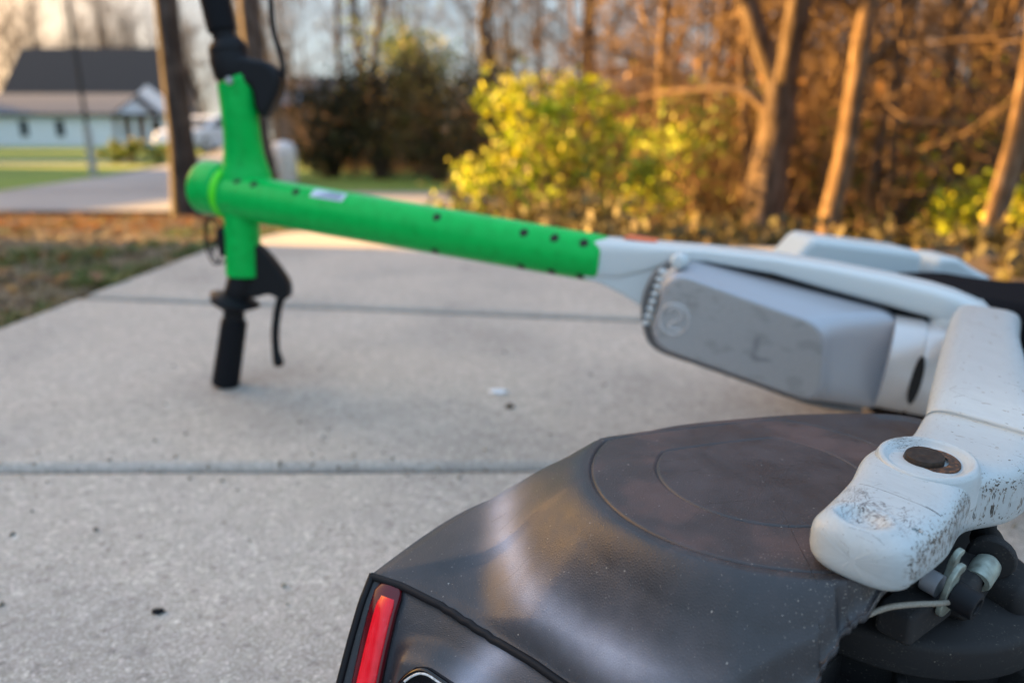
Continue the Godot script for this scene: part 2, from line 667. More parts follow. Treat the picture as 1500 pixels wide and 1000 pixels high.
func materials() -> void:
	fender_materials()
	white_paint_material()
	battery_material()
	var grit := concrete_picture()
	var pores := ntex(noise(0.09, 103, FastNoiseLite.TYPE_SIMPLEX, 4), 1024, [])
	var cloud := ntex(noise(0.008, 105, FastNoiseLite.TYPE_SIMPLEX_SMOOTH, 6), 512, [[0.0, grey(0.86)], [0.35, grey(0.95)], [0.6, Color(1.0, 0.995, 0.985)], [1.0, grey(1.0)]])
	M.concrete = with_detail(textured(grit, 2.7, 0.9, pores, 0.012), cloud, 0.55)
	var ag := ntex(noise(0.2, 107, FastNoiseLite.TYPE_SIMPLEX, 3), 512, [[0.0, lin(0.14, 0.15, 0.165)], [0.5, lin(0.27, 0.285, 0.31)], [1.0, lin(0.40, 0.42, 0.45)]])
	M.asphalt = with_detail(textured(ag, 1.2, 0.9, ag, 0.15), cloud, 0.12)
	var st := ntex(noise(0.03, 109, FastNoiseLite.TYPE_SIMPLEX_SMOOTH, 5), 512, [[0.0, lin(0.035, 0.026, 0.018)], [0.5, lin(0.10, 0.072, 0.048)], [0.8, lin(0.17, 0.125, 0.08)], [1.0, lin(0.26, 0.20, 0.13)]])
	M.soil = with_detail(textured(st, 0.8, 0.95, st, 1.0), cloud, 0.17)
	var gt := ntex(noise(0.04, 111, FastNoiseLite.TYPE_SIMPLEX_SMOOTH, 5), 512, [[0.0, lin(0.05, 0.11, 0.012)], [0.5, lin(0.09, 0.19, 0.018)], [1.0, lin(0.17, 0.25, 0.04)]])
	M.lawn = with_detail(textured(gt, 0.45, 0.95, gt, 3.0), cloud, 0.05)
	M.path = textured(grit, 0.8, 0.9)
	M.black = plain(lin(0.008, 0.009, 0.012), 0.55)
	M.black.metallic_specular = 0.35
	M.rubber = plain(lin(0.007, 0.008, 0.011), 0.7)
	M.rubber.metallic_specular = 0.3
	M.board = plain(lin(0.006, 0.007, 0.010), 0.85)
	M.board.metallic_specular = 0.2
	M.deep = plain(lin(0.008, 0.008, 0.009), 0.8)
	M.green = textured(ntex(noise(0.02, 137, FastNoiseLite.TYPE_SIMPLEX, 6), 512, [[0.0, lin(0.004, 0.36, 0.055)], [0.3, lin(0.0, 0.49, 0.082)], [0.7, lin(0.0, 0.53, 0.09)], [0.92, lin(0.003, 0.56, 0.10)], [1.0, lin(0.05, 0.56, 0.15)]]), 5.0, 0.32)
	M.green.metallic_specular = 0.32
	M.lime = plain(lin(0.09, 0.83, 0.02), 0.35)
	M.hole = plain(lin(0.01, 0.02, 0.012), 0.8)
	M.white = plain(lin(0.60, 0.68, 0.71), 0.32)
	M.steel = plain(lin(0.42, 0.445, 0.49), 0.40, 0.45)
	M.battery_grey = plain(lin(0.46, 0.47, 0.48), 0.4)
	M.silver = plain(lin(0.62, 0.63, 0.64), 0.3, 0.35)
	M.rim_grey = plain(lin(0.16, 0.17, 0.18), 0.45, 0.2)
	M.dirty = textured(dusty_picture(), 9.0, 0.8)
	M.zinc = textured(ntex(noise(0.05, 123), 256, [[0.0, lin(0.12, 0.12, 0.10)], [0.5, lin(0.30, 0.35, 0.31)], [1.0, lin(0.5, 0.56, 0.5)]]), 14.0, 0.42)
	M.zinc.metallic = 0.35
	M.cable = textured(ntex(noise(0.2, 125), 256, [[0.0, lin(0.10, 0.09, 0.07)], [1.0, lin(0.45, 0.42, 0.36)]]), 25.0, 0.6)
	M.rust = textured(ntex(noise(0.07, 127), 256, [[0.0, lin(0.02, 0.014, 0.011)], [0.5, lin(0.06, 0.032, 0.02)], [0.8, lin(0.22, 0.085, 0.03)], [1.0, lin(0.35, 0.15, 0.05)]]), 22.0, 0.7)
	M.old_bolt = textured(ntex(noise(0.05, 128), 256, [[0.0, lin(0.018, 0.014, 0.012)], [0.7, lin(0.05, 0.038, 0.03)], [1.0, lin(0.12, 0.06, 0.03)]]), 22.0, 0.5)
	M.old_bolt.metallic = 0.5
	M.scuffed = textured(ntex(noise(0.09, 129, FastNoiseLite.TYPE_SIMPLEX, 5), 256, [[0.0, lin(0.22, 0.22, 0.22)], [0.35, lin(0.55, 0.57, 0.57)], [0.6, lin(0.68, 0.71, 0.72)], [1.0, lin(0.75, 0.78, 0.79)]]), 16.0, 0.4)
	M.lens = plain(lin(0.10, 0.004, 0.008), 0.12)
	M.red = textured(ntex(noise(0.06, 131), 256, [[0.0, lin(0.80, 0.004, 0.014)], [0.75, lin(0.95, 0.012, 0.030)], [1.0, lin(0.98, 0.10, 0.12)]]), 12.0, 0.22)
	M.gloss = plain(lin(0.006, 0.006, 0.008), 0.12)
	M.label = plain(lin(0.62, 0.70, 0.80), 0.5)
	M.ink = plain(lin(0.18, 0.25, 0.38), 0.6)
	M.bark_dark = bark_material(lin(0.050, 0.038, 0.031), 61)
	M.bark_dim = bark_material(lin(0.085, 0.066, 0.055), 64)
	M.bark_tan = bark_material(lin(0.16, 0.098, 0.052), 62)
	M.bark_grey = bark_material(lin(0.080, 0.050, 0.031), 63)
	M.twig = plain(lin(0.085, 0.062, 0.046), 0.9)
	M.twig_tan = plain(lin(0.16, 0.105, 0.065), 0.9)
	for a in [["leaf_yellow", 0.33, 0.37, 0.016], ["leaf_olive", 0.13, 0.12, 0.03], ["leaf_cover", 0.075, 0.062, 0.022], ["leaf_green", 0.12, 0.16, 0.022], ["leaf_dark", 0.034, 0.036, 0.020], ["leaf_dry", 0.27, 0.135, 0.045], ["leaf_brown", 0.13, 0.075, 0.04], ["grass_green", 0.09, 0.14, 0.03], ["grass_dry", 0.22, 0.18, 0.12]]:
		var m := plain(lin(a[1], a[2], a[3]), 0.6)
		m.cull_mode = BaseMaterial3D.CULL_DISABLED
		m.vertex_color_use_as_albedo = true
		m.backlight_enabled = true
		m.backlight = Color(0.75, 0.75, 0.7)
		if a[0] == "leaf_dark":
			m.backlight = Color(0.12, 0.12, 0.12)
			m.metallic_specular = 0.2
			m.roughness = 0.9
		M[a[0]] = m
	M.siding = plain(lin(0.86, 0.88, 0.92), 0.6)
	M.roof_grey = textured(ntex(noise(0.06, 141), 256, [[0.0, lin(0.06, 0.075, 0.105)], [1.0, lin(0.14, 0.165, 0.20)]]), 0.5, 0.9)
	M.roof_dark = textured(ntex(noise(0.06, 143), 256, [[0.0, lin(0.022, 0.021, 0.022)], [1.0, lin(0.06, 0.058, 0.06)]]), 0.5, 0.9)
	M.brickish = plain(lin(0.16, 0.13, 0.115), 0.9)
	M.window = plain(lin(0.03, 0.04, 0.045), 0.1)
	M.car = plain(lin(0.70, 0.72, 0.76), 0.25)
	M.pole = plain(lin(0.03, 0.03, 0.03), 0.9)
	M.lightpole = plain(lin(0.35, 0.38, 0.38), 0.6)
	M.cyan = plain(lin(0.10, 0.22, 0.23), 0.6)
	M.tyre = plain(lin(0.02, 0.02, 0.02), 0.85)
	M.wood = textured(st, 0.6, 0.9)

# ---------------------------------------------------------------- scooter
var base_at := Vector3(0.12, 0.0, -0.5)

func sput(g: Geo, called: String, mat: Material, parent: Node) -> MeshInstance3D:
	g.shift(-base_at)
	return put(g, called, mat, parent)

const CREASE := [Vector3(-0.0621, 0.112, -0.2905), Vector3(-0.0476, 0.111, -0.2842), Vector3(-0.0288, 0.109, -0.2724), Vector3(-0.0082, 0.106, -0.2564), Vector3(0.0079, 0.105, -0.2435), Vector3(0.0203, 0.103, -0.2329), Vector3(0.045, 0.104, -0.212), Vector3(0.07, 0.112, -0.200), Vector3(0.0993, 0.127, -0.2046)]
const FALL := [Vector2(0, 0), Vector2(0.009, 0.0087), Vector2(0.022, 0.0172), Vector2(0.037, 0.026), Vector2(0.049, 0.032), Vector2(0.08, 0.037)]

func crease(s: float) -> Vector3:
	for i in CREASE.size() - 1:
		var l: float = CREASE[i].distance_to(CREASE[i + 1])
		if s <= l or i == CREASE.size() - 2:
			return CREASE[i].lerp(CREASE[i + 1], s / l)
		s -= l
	return CREASE[0]

func rear_raw(s: float, t: float) -> Vector3:
	var f := 0.0
	for i in FALL.size() - 1:
		if t <= FALL[i + 1].x or i == FALL.size() - 2:
			f = remap(t, FALL[i].x, FALL[i + 1].x, FALL[i].y, FALL[i + 1].y)
			break
	return crease(s) + Vector3(-0.45 * f, -t, 0.89 * f)

func rear(s: float, t: float, out := 0.0) -> Vector3:
	var p := (rear_raw(s - 0.003, t) + rear_raw(s + 0.003, t) + rear_raw(s, t + 0.004) + rear_raw(s, maxf(t - 0.004, 0.0))) / 4.0
	if t < 0.004 or s < 0.003:
		p = rear_raw(s, t)
	var n := (rear_raw(s + 0.004, t) - rear_raw(s - 0.004, t)).cross(rear_raw(s, t + 0.006) - rear_raw(s, t)).normalized()
	if n.z < 0.0:
		n = -n
	return p + n * out

func hump(s: float, t: float) -> float:
	# raised surround of the number panel
	var top := 0.0085 + 0.9 * pow(maxf(0.0, 0.044 - s), 1.35) + maxf(0.0, s - 0.075) * 0.25
	return 0.0075 * smoothstep(0.0, 0.010, t - top) * smoothstep(0.021, 0.031, s)

func dome(r: float, at0: float, R: float, rim_y: float, soft_y: float) -> float:
	var rc := 0.1145
	if R < rc + 0.004:
		return lerpf(0.1555, rim_y, pow((r - at0) / maxf(R - at0, 0.001), 1.55))
	var yc := minf(soft_y, 0.1545)
	if r < rc:
		return lerpf(0.1555, yc, pow((r - at0) / (rc - at0), 1.55))
	return lerpf(yc, rim_y, (r - rc) / (R - rc))

func make_fender(root: Node3D) -> void:
	var c := Vector2(0.109, -0.298)
	var cor := [Vector3(-0.0621, 0.112, -0.2905), Vector3(-0.0417, 0.118, -0.3122), Vector3(-0.0231, 0.124, -0.3254), Vector3(0.0034, 0.132, -0.3348), Vector3(0.0237, 0.142, -0.3393), Vector3(0.0443, 0.150, -0.3445), Vector3(0.0806, 0.155, -0.3564), Vector3(0.1265, 0.155, -0.3688), Vector3(0.165, 0.155, -0.3748), Vector3(0.2081, 0.155, -0.3728), Vector3(0.220, 0.155, -0.352), Vector3(0.203, 0.154, -0.318), Vector3(0.172, 0.153, -0.275), Vector3(0.146, 0.152, -0.243), Vector3(0.1256, 0.150, -0.2216), Vector3(0.1165, 0.1455, -0.2142), Vector3(0.1115, 0.1415, -0.2128), Vector3(0.1042, 0.135, -0.2077), Vector3(0.0993, 0.127, -0.2046)]
	var tear_from := 12 * 5
	var rim := PackedVector3Array()
	rng.seed = 77
	for i in cor.size() - 1:
		for k in 5:
			var q: Vector3 = cor[i].cubic_interpolate(cor[i + 1], cor[maxi(i - 1, 0)], cor[mini(i + 2, cor.size() - 1)], k / 5.0)
			if i >= 13:
				q += Vector3(rng.randf_range(-1, 1), rng.randf_range(-0.5, 0.5), rng.randf_range(-1, 1)) * 0.0009
			rim.append(q)
	var tear_to := rim.size()
	for i in range(CREASE.size() - 1, 0, -1):
		for k in 6:
			rim.append(CREASE[i].lerp(CREASE[i - 1], k / 6.0))
	var n := rim.size()
	var soft := PackedFloat32Array()
	for p in rim:
		var R := Vector2(p.x - c.x, p.z - c.y).length()
		soft.append(minf(p.y + clampf(R - 0.1145, 0.0, 0.035) * 0.2, 0.1545))
	for pass_ in 500:
		var was := soft.duplicate()
		for j in n:
			soft[j] = (was[(j + n - 1) % n] + was[j] * 2.0 + was[(j + 1) % n]) / 4.0
	var lv := [0.00002, 0.01, 0.02, 0.03, 0.038, 0.042, 0.0435, 0.0443, 0.0448, 0.0451, 0.0454, 0.0459, 0.0467, 0.05, 0.057, 0.065, 0.071, 0.0726, 0.0734, 0.0738, 0.0741, 0.0744, 0.0748, 0.0756, 0.078]
	var rows := []
	for r0 in lv:
		rows.append(PackedVector3Array())
	for q in 36:
		rows.append(PackedVector3Array())
	for j in n:
		var p := rim[j]
		var d := Vector2(p.x, p.z) - c
		var R := d.length()
		var u := d / R
		var shrink := minf(1.0, (R - 0.004) / 0.078)
		var at0 := 0.078 * shrink
		for i in lv.size():
			var r: float = lv[i] * shrink
			var y := 0.1555 + 0.0015 * (1.0 - pow(r / 0.078, 2.0))
			if i > 20 or i < 19:
				pass
			y -= 0.0009 * exp(-pow((lv[i] - 0.0451) / 0.00045, 2.0)) + 0.0011 * exp(-pow((lv[i] - 0.0741) / 0.00045, 2.0))
			rows[i].append(Vector3(c.x + u.x * r, y, c.y + u.y * r))
		for i in 36:
			var q := (i + 1) / 36.0
			var r := lerpf(at0, R, q)
			# the disc rolls off into a shoulder, which flares out into the tail
			var y := 0.0
			for k in 7:
				y += dome(clampf(r + (k - 3) * minf(0.0036, (r - at0) / 3.2), at0, R), at0, R, p.y, soft[j]) / 7.0
			y = lerpf(y, p.y, smoothstep(R - 0.006, R, r))
			rows[lv.size() + i].append(Vector3(c.x + u.x * r, y, c.y + u.y * r))
	var g := Geo.new()
	var st := g.quad_rows(rows, true)
	g.towards(st, Vector3.UP)
	# the picture is laid out from the middle by the length along the surface, so that it is not stretched on the slopes
	for j in n + 1:
		var arc := 0.0
		for i in rows.size():
			var p: Vector3 = rows[i][j % n]
			if i > 0:
				arc += p.distance_to(rows[i - 1][j % n])
			var d := Vector2(p.x, p.z) - c
			var q := c + d.normalized() * arc
			g.uv[i * (n + 1) + j] = (q - FEN_AT) / FEN_SIZE
	var top_end := g.v.size()
	# outer wall of the guard, out of sight from the road end
	var wall := []
	for w in [[0.0, 0.0], [0.0012, 0.0015], [0.002, 0.006], [0.004, 0.03], [0.004, 0.075]]:
		var row := PackedVector3Array()
		for j in range(0, tear_from + 1):
			var d := Vector2(rim[j].x, rim[j].z) - c
			var u := d.normalized()
			row.append(rim[j] + Vector3(u.x * w[0], -w[1], u.y * w[0]))
		wall.append(row)
	st = g.quad_rows(wall, false)
	g.towards(st, Vector3(0, 0, -1))
	# the torn edge, with its thickness turned under
	var lip := []
	for w in [[0.0, 0.0], [0.0007, 0.0008], [0.0003, 0.0026], [-0.002, 0.0034], [-0.012, 0.004]]:
		var row := PackedVector3Array()
		for j in range(tear_from - 1, tear_to + 1):
			var d := Vector2(rim[j].x, rim[j].z) - c
			var u := d.normalized()
			row.append(rim[j] + Vector3(u.x * w[0], -w[1], u.y * w[0]))
		lip.append(row)
	st = g.quad_rows(lip, false)
	g.towards(st, Vector3(0.3, 0, 1))
	for i in range(top_end, g.v.size()):
		g.uv[i] = Vector2((g.v[i].x - FEN_AT.x) / FEN_SIZE, (g.v[i].z - g.v[i].y + 0.15 - FEN_AT.y) / FEN_SIZE)
	# the rear face with its raised surround
	var face := []
	for i in 60:
		var t := 0.08 * pow(i / 59.0, 1.25)
		var row := PackedVector3Array()
		for j in 110:
			var s := 0.19 * pow(j / 109.0, 1.15)
			row.append(rear(s, t, hump(s, t) - 0.0016 * smoothstep(0.0, 0.0025, t) * smoothstep(0.0, 0.0025, s)))
		face.append(row)
	var from_v := g.v.size()
	st = g.quad_rows(face, false)
	g.towards(st, Vector3(-0.45, 0.2, 0.89))
	for i in range(from_v, g.v.size()):
		g.uv[i] = Vector2((g.v[i].x - FEN_AT.x + 0.02) / FEN_SIZE, (g.v[i].y - g.v[i].z - 0.12) / FEN_SIZE)
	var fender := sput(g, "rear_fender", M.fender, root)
	# beads along the crease and the outer edge
	g = Geo.new()
	var pts := PackedVector3Array()
	for i in 60:
		pts.append(crease(i * 0.0031) + Vector3(-0.0003, -0.0008, 0.0006) + Vector3(0, 1, 0) * 0.0004 * sin(i * 2.3) * float(i > 10 and i < 22))
	g.tube(pts, PackedFloat32Array([0.0017]), 10)
	pts = PackedVector3Array()
	for i in 30:
		pts.append(rear(0.0004, i * 0.0027, 0.0))
	g.tube(pts, PackedFloat32Array([0.0016]), 10)
	sput(g, "edge_bead", M.black, fender)
	# tail light: dark red housing with the bright reflector set in it
	g = Geo.new()
	var rr := []
	for i in 26:
		var t := 0.0016 + i * 0.0026
		var a := 0.0042 + t * 0.055
		var b := 0.0172 + t * 0.075
		var e := 0.0 if i > 0 and i < 25 else 0.0012
		var ring := PackedVector3Array()
		for q in [[a + e, -0.002], [a + e, 0.0008 - e], [a + 0.0012 + e, 0.0018 - e], [lerpf(a, b, 0.5), 0.0021 - e], [b - 0.0012 - e, 0.0018 - e], [b - e, 0.0008 - e], [b - e, -0.002]]:
			ring.append(rear(q[0], t, q[1]))
		rr.append(ring)
	g.loft(rr)
	var light := sput(g, "tail_light", M.lens, root)
	g = Geo.new()
	rr = []
	for i in 26:
		var t := 0.0052 + i * 0.0024
		var a := 0.0078 + t * 0.035
		var b := 0.0163 + t * 0.068
		var e := 0.0 if i > 0 and i < 25 else 0.0007
		var ring := PackedVector3Array()
		for q in [[a + e, 0.001], [a + 0.0006 + e, 0.0030 - e], [lerpf(a, b, 0.72), 0.0038 - e], [b - 0.0004 - e, 0.0026 - e], [b - e, 0.001]]:
			ring.append(rear(q[0], t, q[1]))
		rr.append(ring)
	g.loft(rr)
	sput(g, "reflector", M.red, light)
	# dark panel in the surround
	g = Geo.new()
	rr = []
	for e in [[0.0, -0.004], [0.0, 0.0004], [0.0012, 0.0012], [0.0022, 0.0006], [0.0022, 0.0001], [0.02, 0.0001], [0.0215, 0.0]]:
		var ring := PackedVector3Array()
		var quad := rounded(PackedVector2Array([Vector2(0.031, 0.026), Vector2(0.041, 0.0170), Vector2(0.100, 0.0165), Vector2(0.110, 0.07), Vector2(0.036, 0.07)]), 0.008, 6)
		var mid := Vector2(0.07, 0.046)
		for q in quad:
			var w := q.move_toward(mid, e[0])
			ring.append(rear(w.x, w.y, 0.0078 + e[1]))
		rr.append(ring)
	g.loft(rr)
	sput(g, "number_panel", M.gloss, root)
	g = Geo.new()
	var edge := PackedVector3Array()
	for q in rounded(PackedVector2Array([Vector2(0.0325, 0.0275), Vector2(0.0425, 0.0185), Vector2(0.098, 0.018)]), 0.006, 6).slice(5):
		edge.append(rear(q.x, q.y, 0.0088))
	g.tube(edge, PackedFloat32Array([0.0005]), 6)
	sput(g, "panel_edging", M.scuffed, root)

func arm_ring(l: Vector3, r: Vector3, th: float, n := 72, e := 4.6, over := 1.01) -> PackedVector3Array:
	var ring := PackedVector3Array()
	var c := (l + r) / 2.0 - Vector3(0, th / 2.0, 0)
	var w := (r - l) / 2.0 * over
	for k in n:
		var a := TAU * k / n
		var x := signf(cos(a)) * pow(absf(cos(a)), 2.0 / e)
		var y := signf(sin(a)) * pow(absf(sin(a)), 2.0 / e)
		ring.append(c + w * x + Vector3(0, th / 2.0, 0) * y)
	return ring

func make_arm(root: Node3D) -> void:
	var L := PackedVector3Array([Vector3(0.1058, 0.1768, -0.2342), Vector3(0.1275, 0.1772, -0.2572), Vector3(0.1450, 0.1775, -0.2810), Vector3(0.1732, 0.175, -0.3033), Vector3(0.1950, 0.1740, -0.3311), Vector3(0.1990, 0.178, -0.3352), Vector3(0.2239, 0.184, -0.3753), Vector3(0.3050, 0.180, -0.5041), Vector3(0.3450, 0.174, -0.5640)])
	var R := PackedVector3Array([Vector3(0.1315, 0.1745, -0.2128), Vector3(0.1520, 0.175, -0.2308), Vector3(0.1722, 0.1765, -0.2522), Vector3(0.1988, 0.175, -0.2653), Vector3(0.2249, 0.174, -0.2872), Vector3(0.2283, 0.178, -0.2931), Vector3(0.2450, 0.184, -0.3238), Vector3(0.3200, 0.180, -0.4497), Vector3(0.3740, 0.174, -0.5300)])
	var th := [0.0215, 0.0235, 0.026, 0.027, 0.028, 0.030, 0.034, 0.04, 0.04]
	var per := [44, 40, 34, 22, 12, 14, 22, 14]
	var rows := []
	var back := ((L[0] + R[0]) - (L[1] + R[1])).normalized()
	for k in 16:
		# the rounded nose
		var a := PI / 2.0 * (1.0 - k / 16.0)
		var s := cos(a)
		var ring := arm_ring(L[0], R[0], th[0], 96, 3.0)
		var mid := (L[0] + R[0]) / 2.0 - Vector3(0, 0.011, 0)
		for i in ring.size():
			var d := ring[i] - mid
			ring[i] = mid + d * pow(maxf(s, 0.02), 0.62) + back * 0.0095 * sin(a)
		rows.append(ring)
	for i in L.size() - 1:
		for k in per[i]:
			var blunt := lerpf(3.0, 4.6, smoothstep(0.0, 70.0, float(rows.size() - 16)))
			var t: float = float(k) / per[i]
			var l := L[i].cubic_interpolate(L[i + 1], L[maxi(i - 1, 0)], L[mini(i + 2, L.size() - 1)], t)
			var r := R[i].cubic_interpolate(R[i + 1], R[maxi(i - 1, 0)], R[mini(i + 2, R.size() - 1)], t)
			rows.append(arm_ring(l, r, lerpf(th[i], th[i + 1], t), 96, blunt))
	rows.append(arm_ring(L[8], R[8], 0.04, 96))
	# the dimple near the nose and the dents beside it
	for row in rows:
		for i in row.size():
			var p: Vector3 = row[i]
			if p.y > 0.168:
				var d := Vector2(p.x - 0.1180, p.z + 0.2262)
				var q := Vector2(d.dot(Vector2(0.70, 0.71)) / 0.0085, d.dot(Vector2(0.71, -0.70)) / 0.0062).length()
				p.y -= 0.0036 * smoothstep(1.05, 0.55, q)
				p.y += 0.0005 * exp(-pow((q - 1.25) / 0.22, 2.0))
				row[i] = p
	var g := Geo.new()
	g.loft(rows)
	sput(g, "rear_arm", M.white_arm, root)
	# raised boss round the axle bolt
	var boss_at := Vector3(0.1723, 0.0008, -0.2811)
	var up := Vector3(-0.06, 1.0, 0.08)
	g = Geo.new()
	g.lathe(boss_at, up, PackedVector2Array([Vector2(0.0190, 0.165), Vector2(0.0188, 0.1735), Vector2(0.0182, 0.1772), Vector2(0.0174, 0.1788), Vector2(0.0164, 0.1794), Vector2(0.0154, 0.1791), Vector2(0.0142, 0.1783), Vector2(0.0132, 0.1775), Vector2(0.0120, 0.1768), Vector2(0.0085, 0.1764), Vector2(0.0080, 0.1755), Vector2(0.0080, 0.168)]), 72)
	var boss := sput(g, "axle_boss", M.white_arm, root)
	g = Geo.new()
	g.lathe(boss_at + Vector3(0.0018, 0, 0.0002), up, PackedVector2Array([Vector2(0.0100, 0.1755), Vector2(0.0100, 0.1774), Vector2(0.0096, 0.1778), Vector2(0.0058, 0.1778)]), 40)
	sput(g, "washer", M.rust, boss)
	g = Geo.new()
	g.lathe(boss_at + Vector3(-0.0008, 0, -0.0006), up, PackedVector2Array([Vector2(0.0070, 0.175), Vector2(0.0071, 0.1788), Vector2(0.0066, 0.1798), Vector2(0.0040, 0.1801), Vector2(0.0, 0.1796)]), 40)
	sput(g, "axle_bolt", M.old_bolt, boss)
	# the lower arm on the far side of the wheel, which the scooter lies on
	g = Geo.new()
	rows = []
	for i in L.size():
		var dy := Vector3(0, -0.142 + i * 0.006, 0)
		rows.append(arm_ring(L[i] + dy, R[i] + dy, 0.022, 32))
	g.loft(rows)
	sput(g, "rear_arm", M.white, root)

func make_wheel(root: Node3D) -> void:
	var at := Vector3(0.166, 0.0, -0.289)
	var g := Geo.new()
	var prof := PackedVector2Array()
	for k in 25:
		var a := TAU * k / 24.0
		prof.append(Vector2(0.070 + 0.022 * cos(a), 0.066 + 0.026 * sin(a)))
	g.lathe(at, Vector3.UP, prof, 64)
	var tyre := sput(g, "rear_tyre", M.rubber, root)
	# hub below the drum, with ribs
	g = Geo.new()
	g.lathe(at, Vector3.UP, PackedVector2Array([Vector2(0.0, 0.090), Vector2(0.052, 0.090), Vector2(0.060, 0.088), Vector2(0.074, 0.086), Vector2(0.076, 0.084), Vector2(0.076, 0.045), Vector2(0.0, 0.045)]), 64)
	for k in 14:
		var a := TAU * k / 14.0 + 0.12
		var d := Vector3(cos(a), 0, sin(a))
		g.box(at + d * 0.062 + Vector3(0, 0.094, 0), Vector3(0.026, 0.016, 0.0042), 0.001, Basis(d, Vector3.UP, d.cross(Vector3.UP)))
	g.lathe(at, Vector3.UP, PackedVector2Array([Vector2(0.072, 0.086), Vector2(0.0725, 0.099), Vector2(0.0745, 0.101), Vector2(0.0775, 0.100), Vector2(0.0785, 0.086)]), 64)
	sput(g, "wheel_hub", M.dirty, root)
	# drum brake plate
	g = Geo.new()
	g.lathe(at, Vector3.UP, PackedVector2Array([Vector2(0.050, 0.090), Vector2(0.0505, 0.1040), Vector2(0.0580, 0.1055), Vector2(0.0588, 0.1065), Vector2(0.0590, 0.1170), Vector2(0.0582, 0.1190), Vector2(0.0566, 0.1200), Vector2(0.0545, 0.1204), Vector2(0.040, 0.1222), Vector2(0.020, 0.1262), Vector2(0.012, 0.1275), Vector2(0.0, 0.1275)]), 72)
	sput(g, "brake_plate", M.dirty, root)
	# ribbed bracket that carries the cable
	g = Geo.new()
	g.box(Vector3(0.150, 0.1305, -0.2395), Vector3(0.034, 0.013, 0.013), 0.002, Basis(Vector3.UP, 0.62))
	g.box(Vector3(0.173, 0.131, -0.2560), Vector3(0.03, 0.016, 0.02), 0.003, Basis(Vector3.UP, 0.75))
	sput(g, "brake_lever_bracket", M.dirty, root)
	g = Geo.new()
	g.tube(smooth_line(PackedVector3Array([Vector3(0.098, 0.128, -0.228), Vector3(0.1120, 0.1390, -0.2180), Vector3(0.1255, 0.1450, -0.2185), Vector3(0.1367, 0.1448, -0.2213), Vector3(0.1530, 0.1400, -0.2290), Vector3(0.1600, 0.1390, -0.2335)])), PackedFloat32Array([0.0010]), 10)
	sput(g, "brake_cable", M.cable, root)
	# clamp: hooked plates, barrel nut and socket-head bolt
	var ax := Vector3(0.60, -0.13, 0.79).normalized()
	var bolt_at := Vector3(0.1588, 0.1405, -0.2335)
	g = Geo.new()
	g.lathe(bolt_at, ax, PackedVector2Array([Vector2(0.0, 0.0), Vector2(0.0050, 0.0), Vector2(0.0052, 0.0006), Vector2(0.0052, 0.0076), Vector2(0.0049, 0.0082), Vector2(0.0033, 0.0083)]), 36)
	g.lathe(bolt_at, ax, PackedVector2Array([Vector2(0.0033, 0.0083), Vector2(0.0029, 0.0078), Vector2(0.0028, 0.0045), Vector2(0.0, 0.0045)]), 6)
	sput(g, "clamp_bolt", M.black, root)
	g = Geo.new()
	g.lathe(bolt_at - ax * 0.0105, ax, PackedVector2Array([Vector2(0.0, 0.0), Vector2(0.0041, 0.0), Vector2(0.0044, 0.0006), Vector2(0.0044, 0.0058), Vector2(0.0, 0.006)]), 28)
	sput(g, "barrel_nut", M.steel, root)
	for k in 2:
		g = Geo.new()
		var o := bolt_at + ax * (-0.0022 if k == 0 else -0.0045) + (Vector3(0.006, 0.004, -0.006) if k == 1 else Vector3.ZERO)
		var sx := ax.cross(Vector3.UP).normalized()
		var sy := sx.cross(ax).normalized()
		var hook := smooth_ring(PackedVector2Array([Vector2(-0.0045, -0.0085), Vector2(0.002, -0.0095), Vector2(0.006, -0.006), Vector2(0.0058, 0.002), Vector2(0.0052, 0.008), Vector2(0.0015, 0.0115), Vector2(-0.0035, 0.0112), Vector2(-0.0042, 0.0085), Vector2(-0.0008, 0.0072), Vector2(-0.0028, 0.002), Vector2(-0.0060, -0.003)]), 4)
		g.slab(hook, o, sx * (1.0 if k == 0 else 0.75), sy * (1.0 if k == 0 else 0.75), ax, 0.0, 0.0021, 0.0005)
		sput(g, "clamp_plate", M.zinc, root)
	g = Geo.new()
	var f0 := Vector3(0.1872, 0.1392, -0.2575)
	var f1 := Vector3(0.1772, 0.1352, -0.2492)
	g.lathe(f0, f1 - f0, PackedVector2Array([Vector2(0.0, 0.0), Vector2(0.003, 0.0), Vector2(0.0046, 0.002), Vector2(0.0050, 0.0045), Vector2(0.0050, 0.0125), Vector2(0.0046, 0.0132), Vector2(0.0028, 0.0132), Vector2(0.0026, 0.009), Vector2(0.0, 0.009)]), 32)
	sput(g, "cable_ferrule", M.zinc, root)
	g = Geo.new()
	g.tube(PackedVector3Array([f1, Vector3(0.1640, 0.1352, -0.2385)]), PackedFloat32Array([0.0013]), 10)
	sput(g, "inner_cable", M.cable, root)
	# rubber boot and the cable housing that comes down behind the arm
	g = Geo.new()
	g.tube(smooth_line(PackedVector3Array([Vector3(0.1885, 0.1385, -0.2592), Vector3(0.1905, 0.1385, -0.2620), Vector3(0.1940, 0.138, -0.2680), Vector3(0.1970, 0.138, -0.2760)])), PackedFloat32Array([0.0078, 0.0082, 0.0084, 0.0086, 0.0088, 0.0088, 0.0086, 0.0082, 0.0078, 0.0074, 0.007, 0.0066, 0.006]), 22)
	g.tube(smooth_line(PackedVector3Array([Vector3(0.1970, 0.138, -0.2760), Vector3(0.2020, 0.1395, -0.2860), Vector3(0.2130, 0.1415, -0.3010), Vector3(0.235, 0.138, -0.325), Vector3(0.27, 0.138, -0.38), Vector3(0.32, 0.142, -0.46), Vector3(0.36, 0.145, -0.53)])), PackedFloat32Array([0.0048]), 14)
	g.box(Vector3(0.198, 0.1245, -0.2600), Vector3(0.018, 0.016, 0.020), 0.004, Basis(Vector3.UP, 0.5))
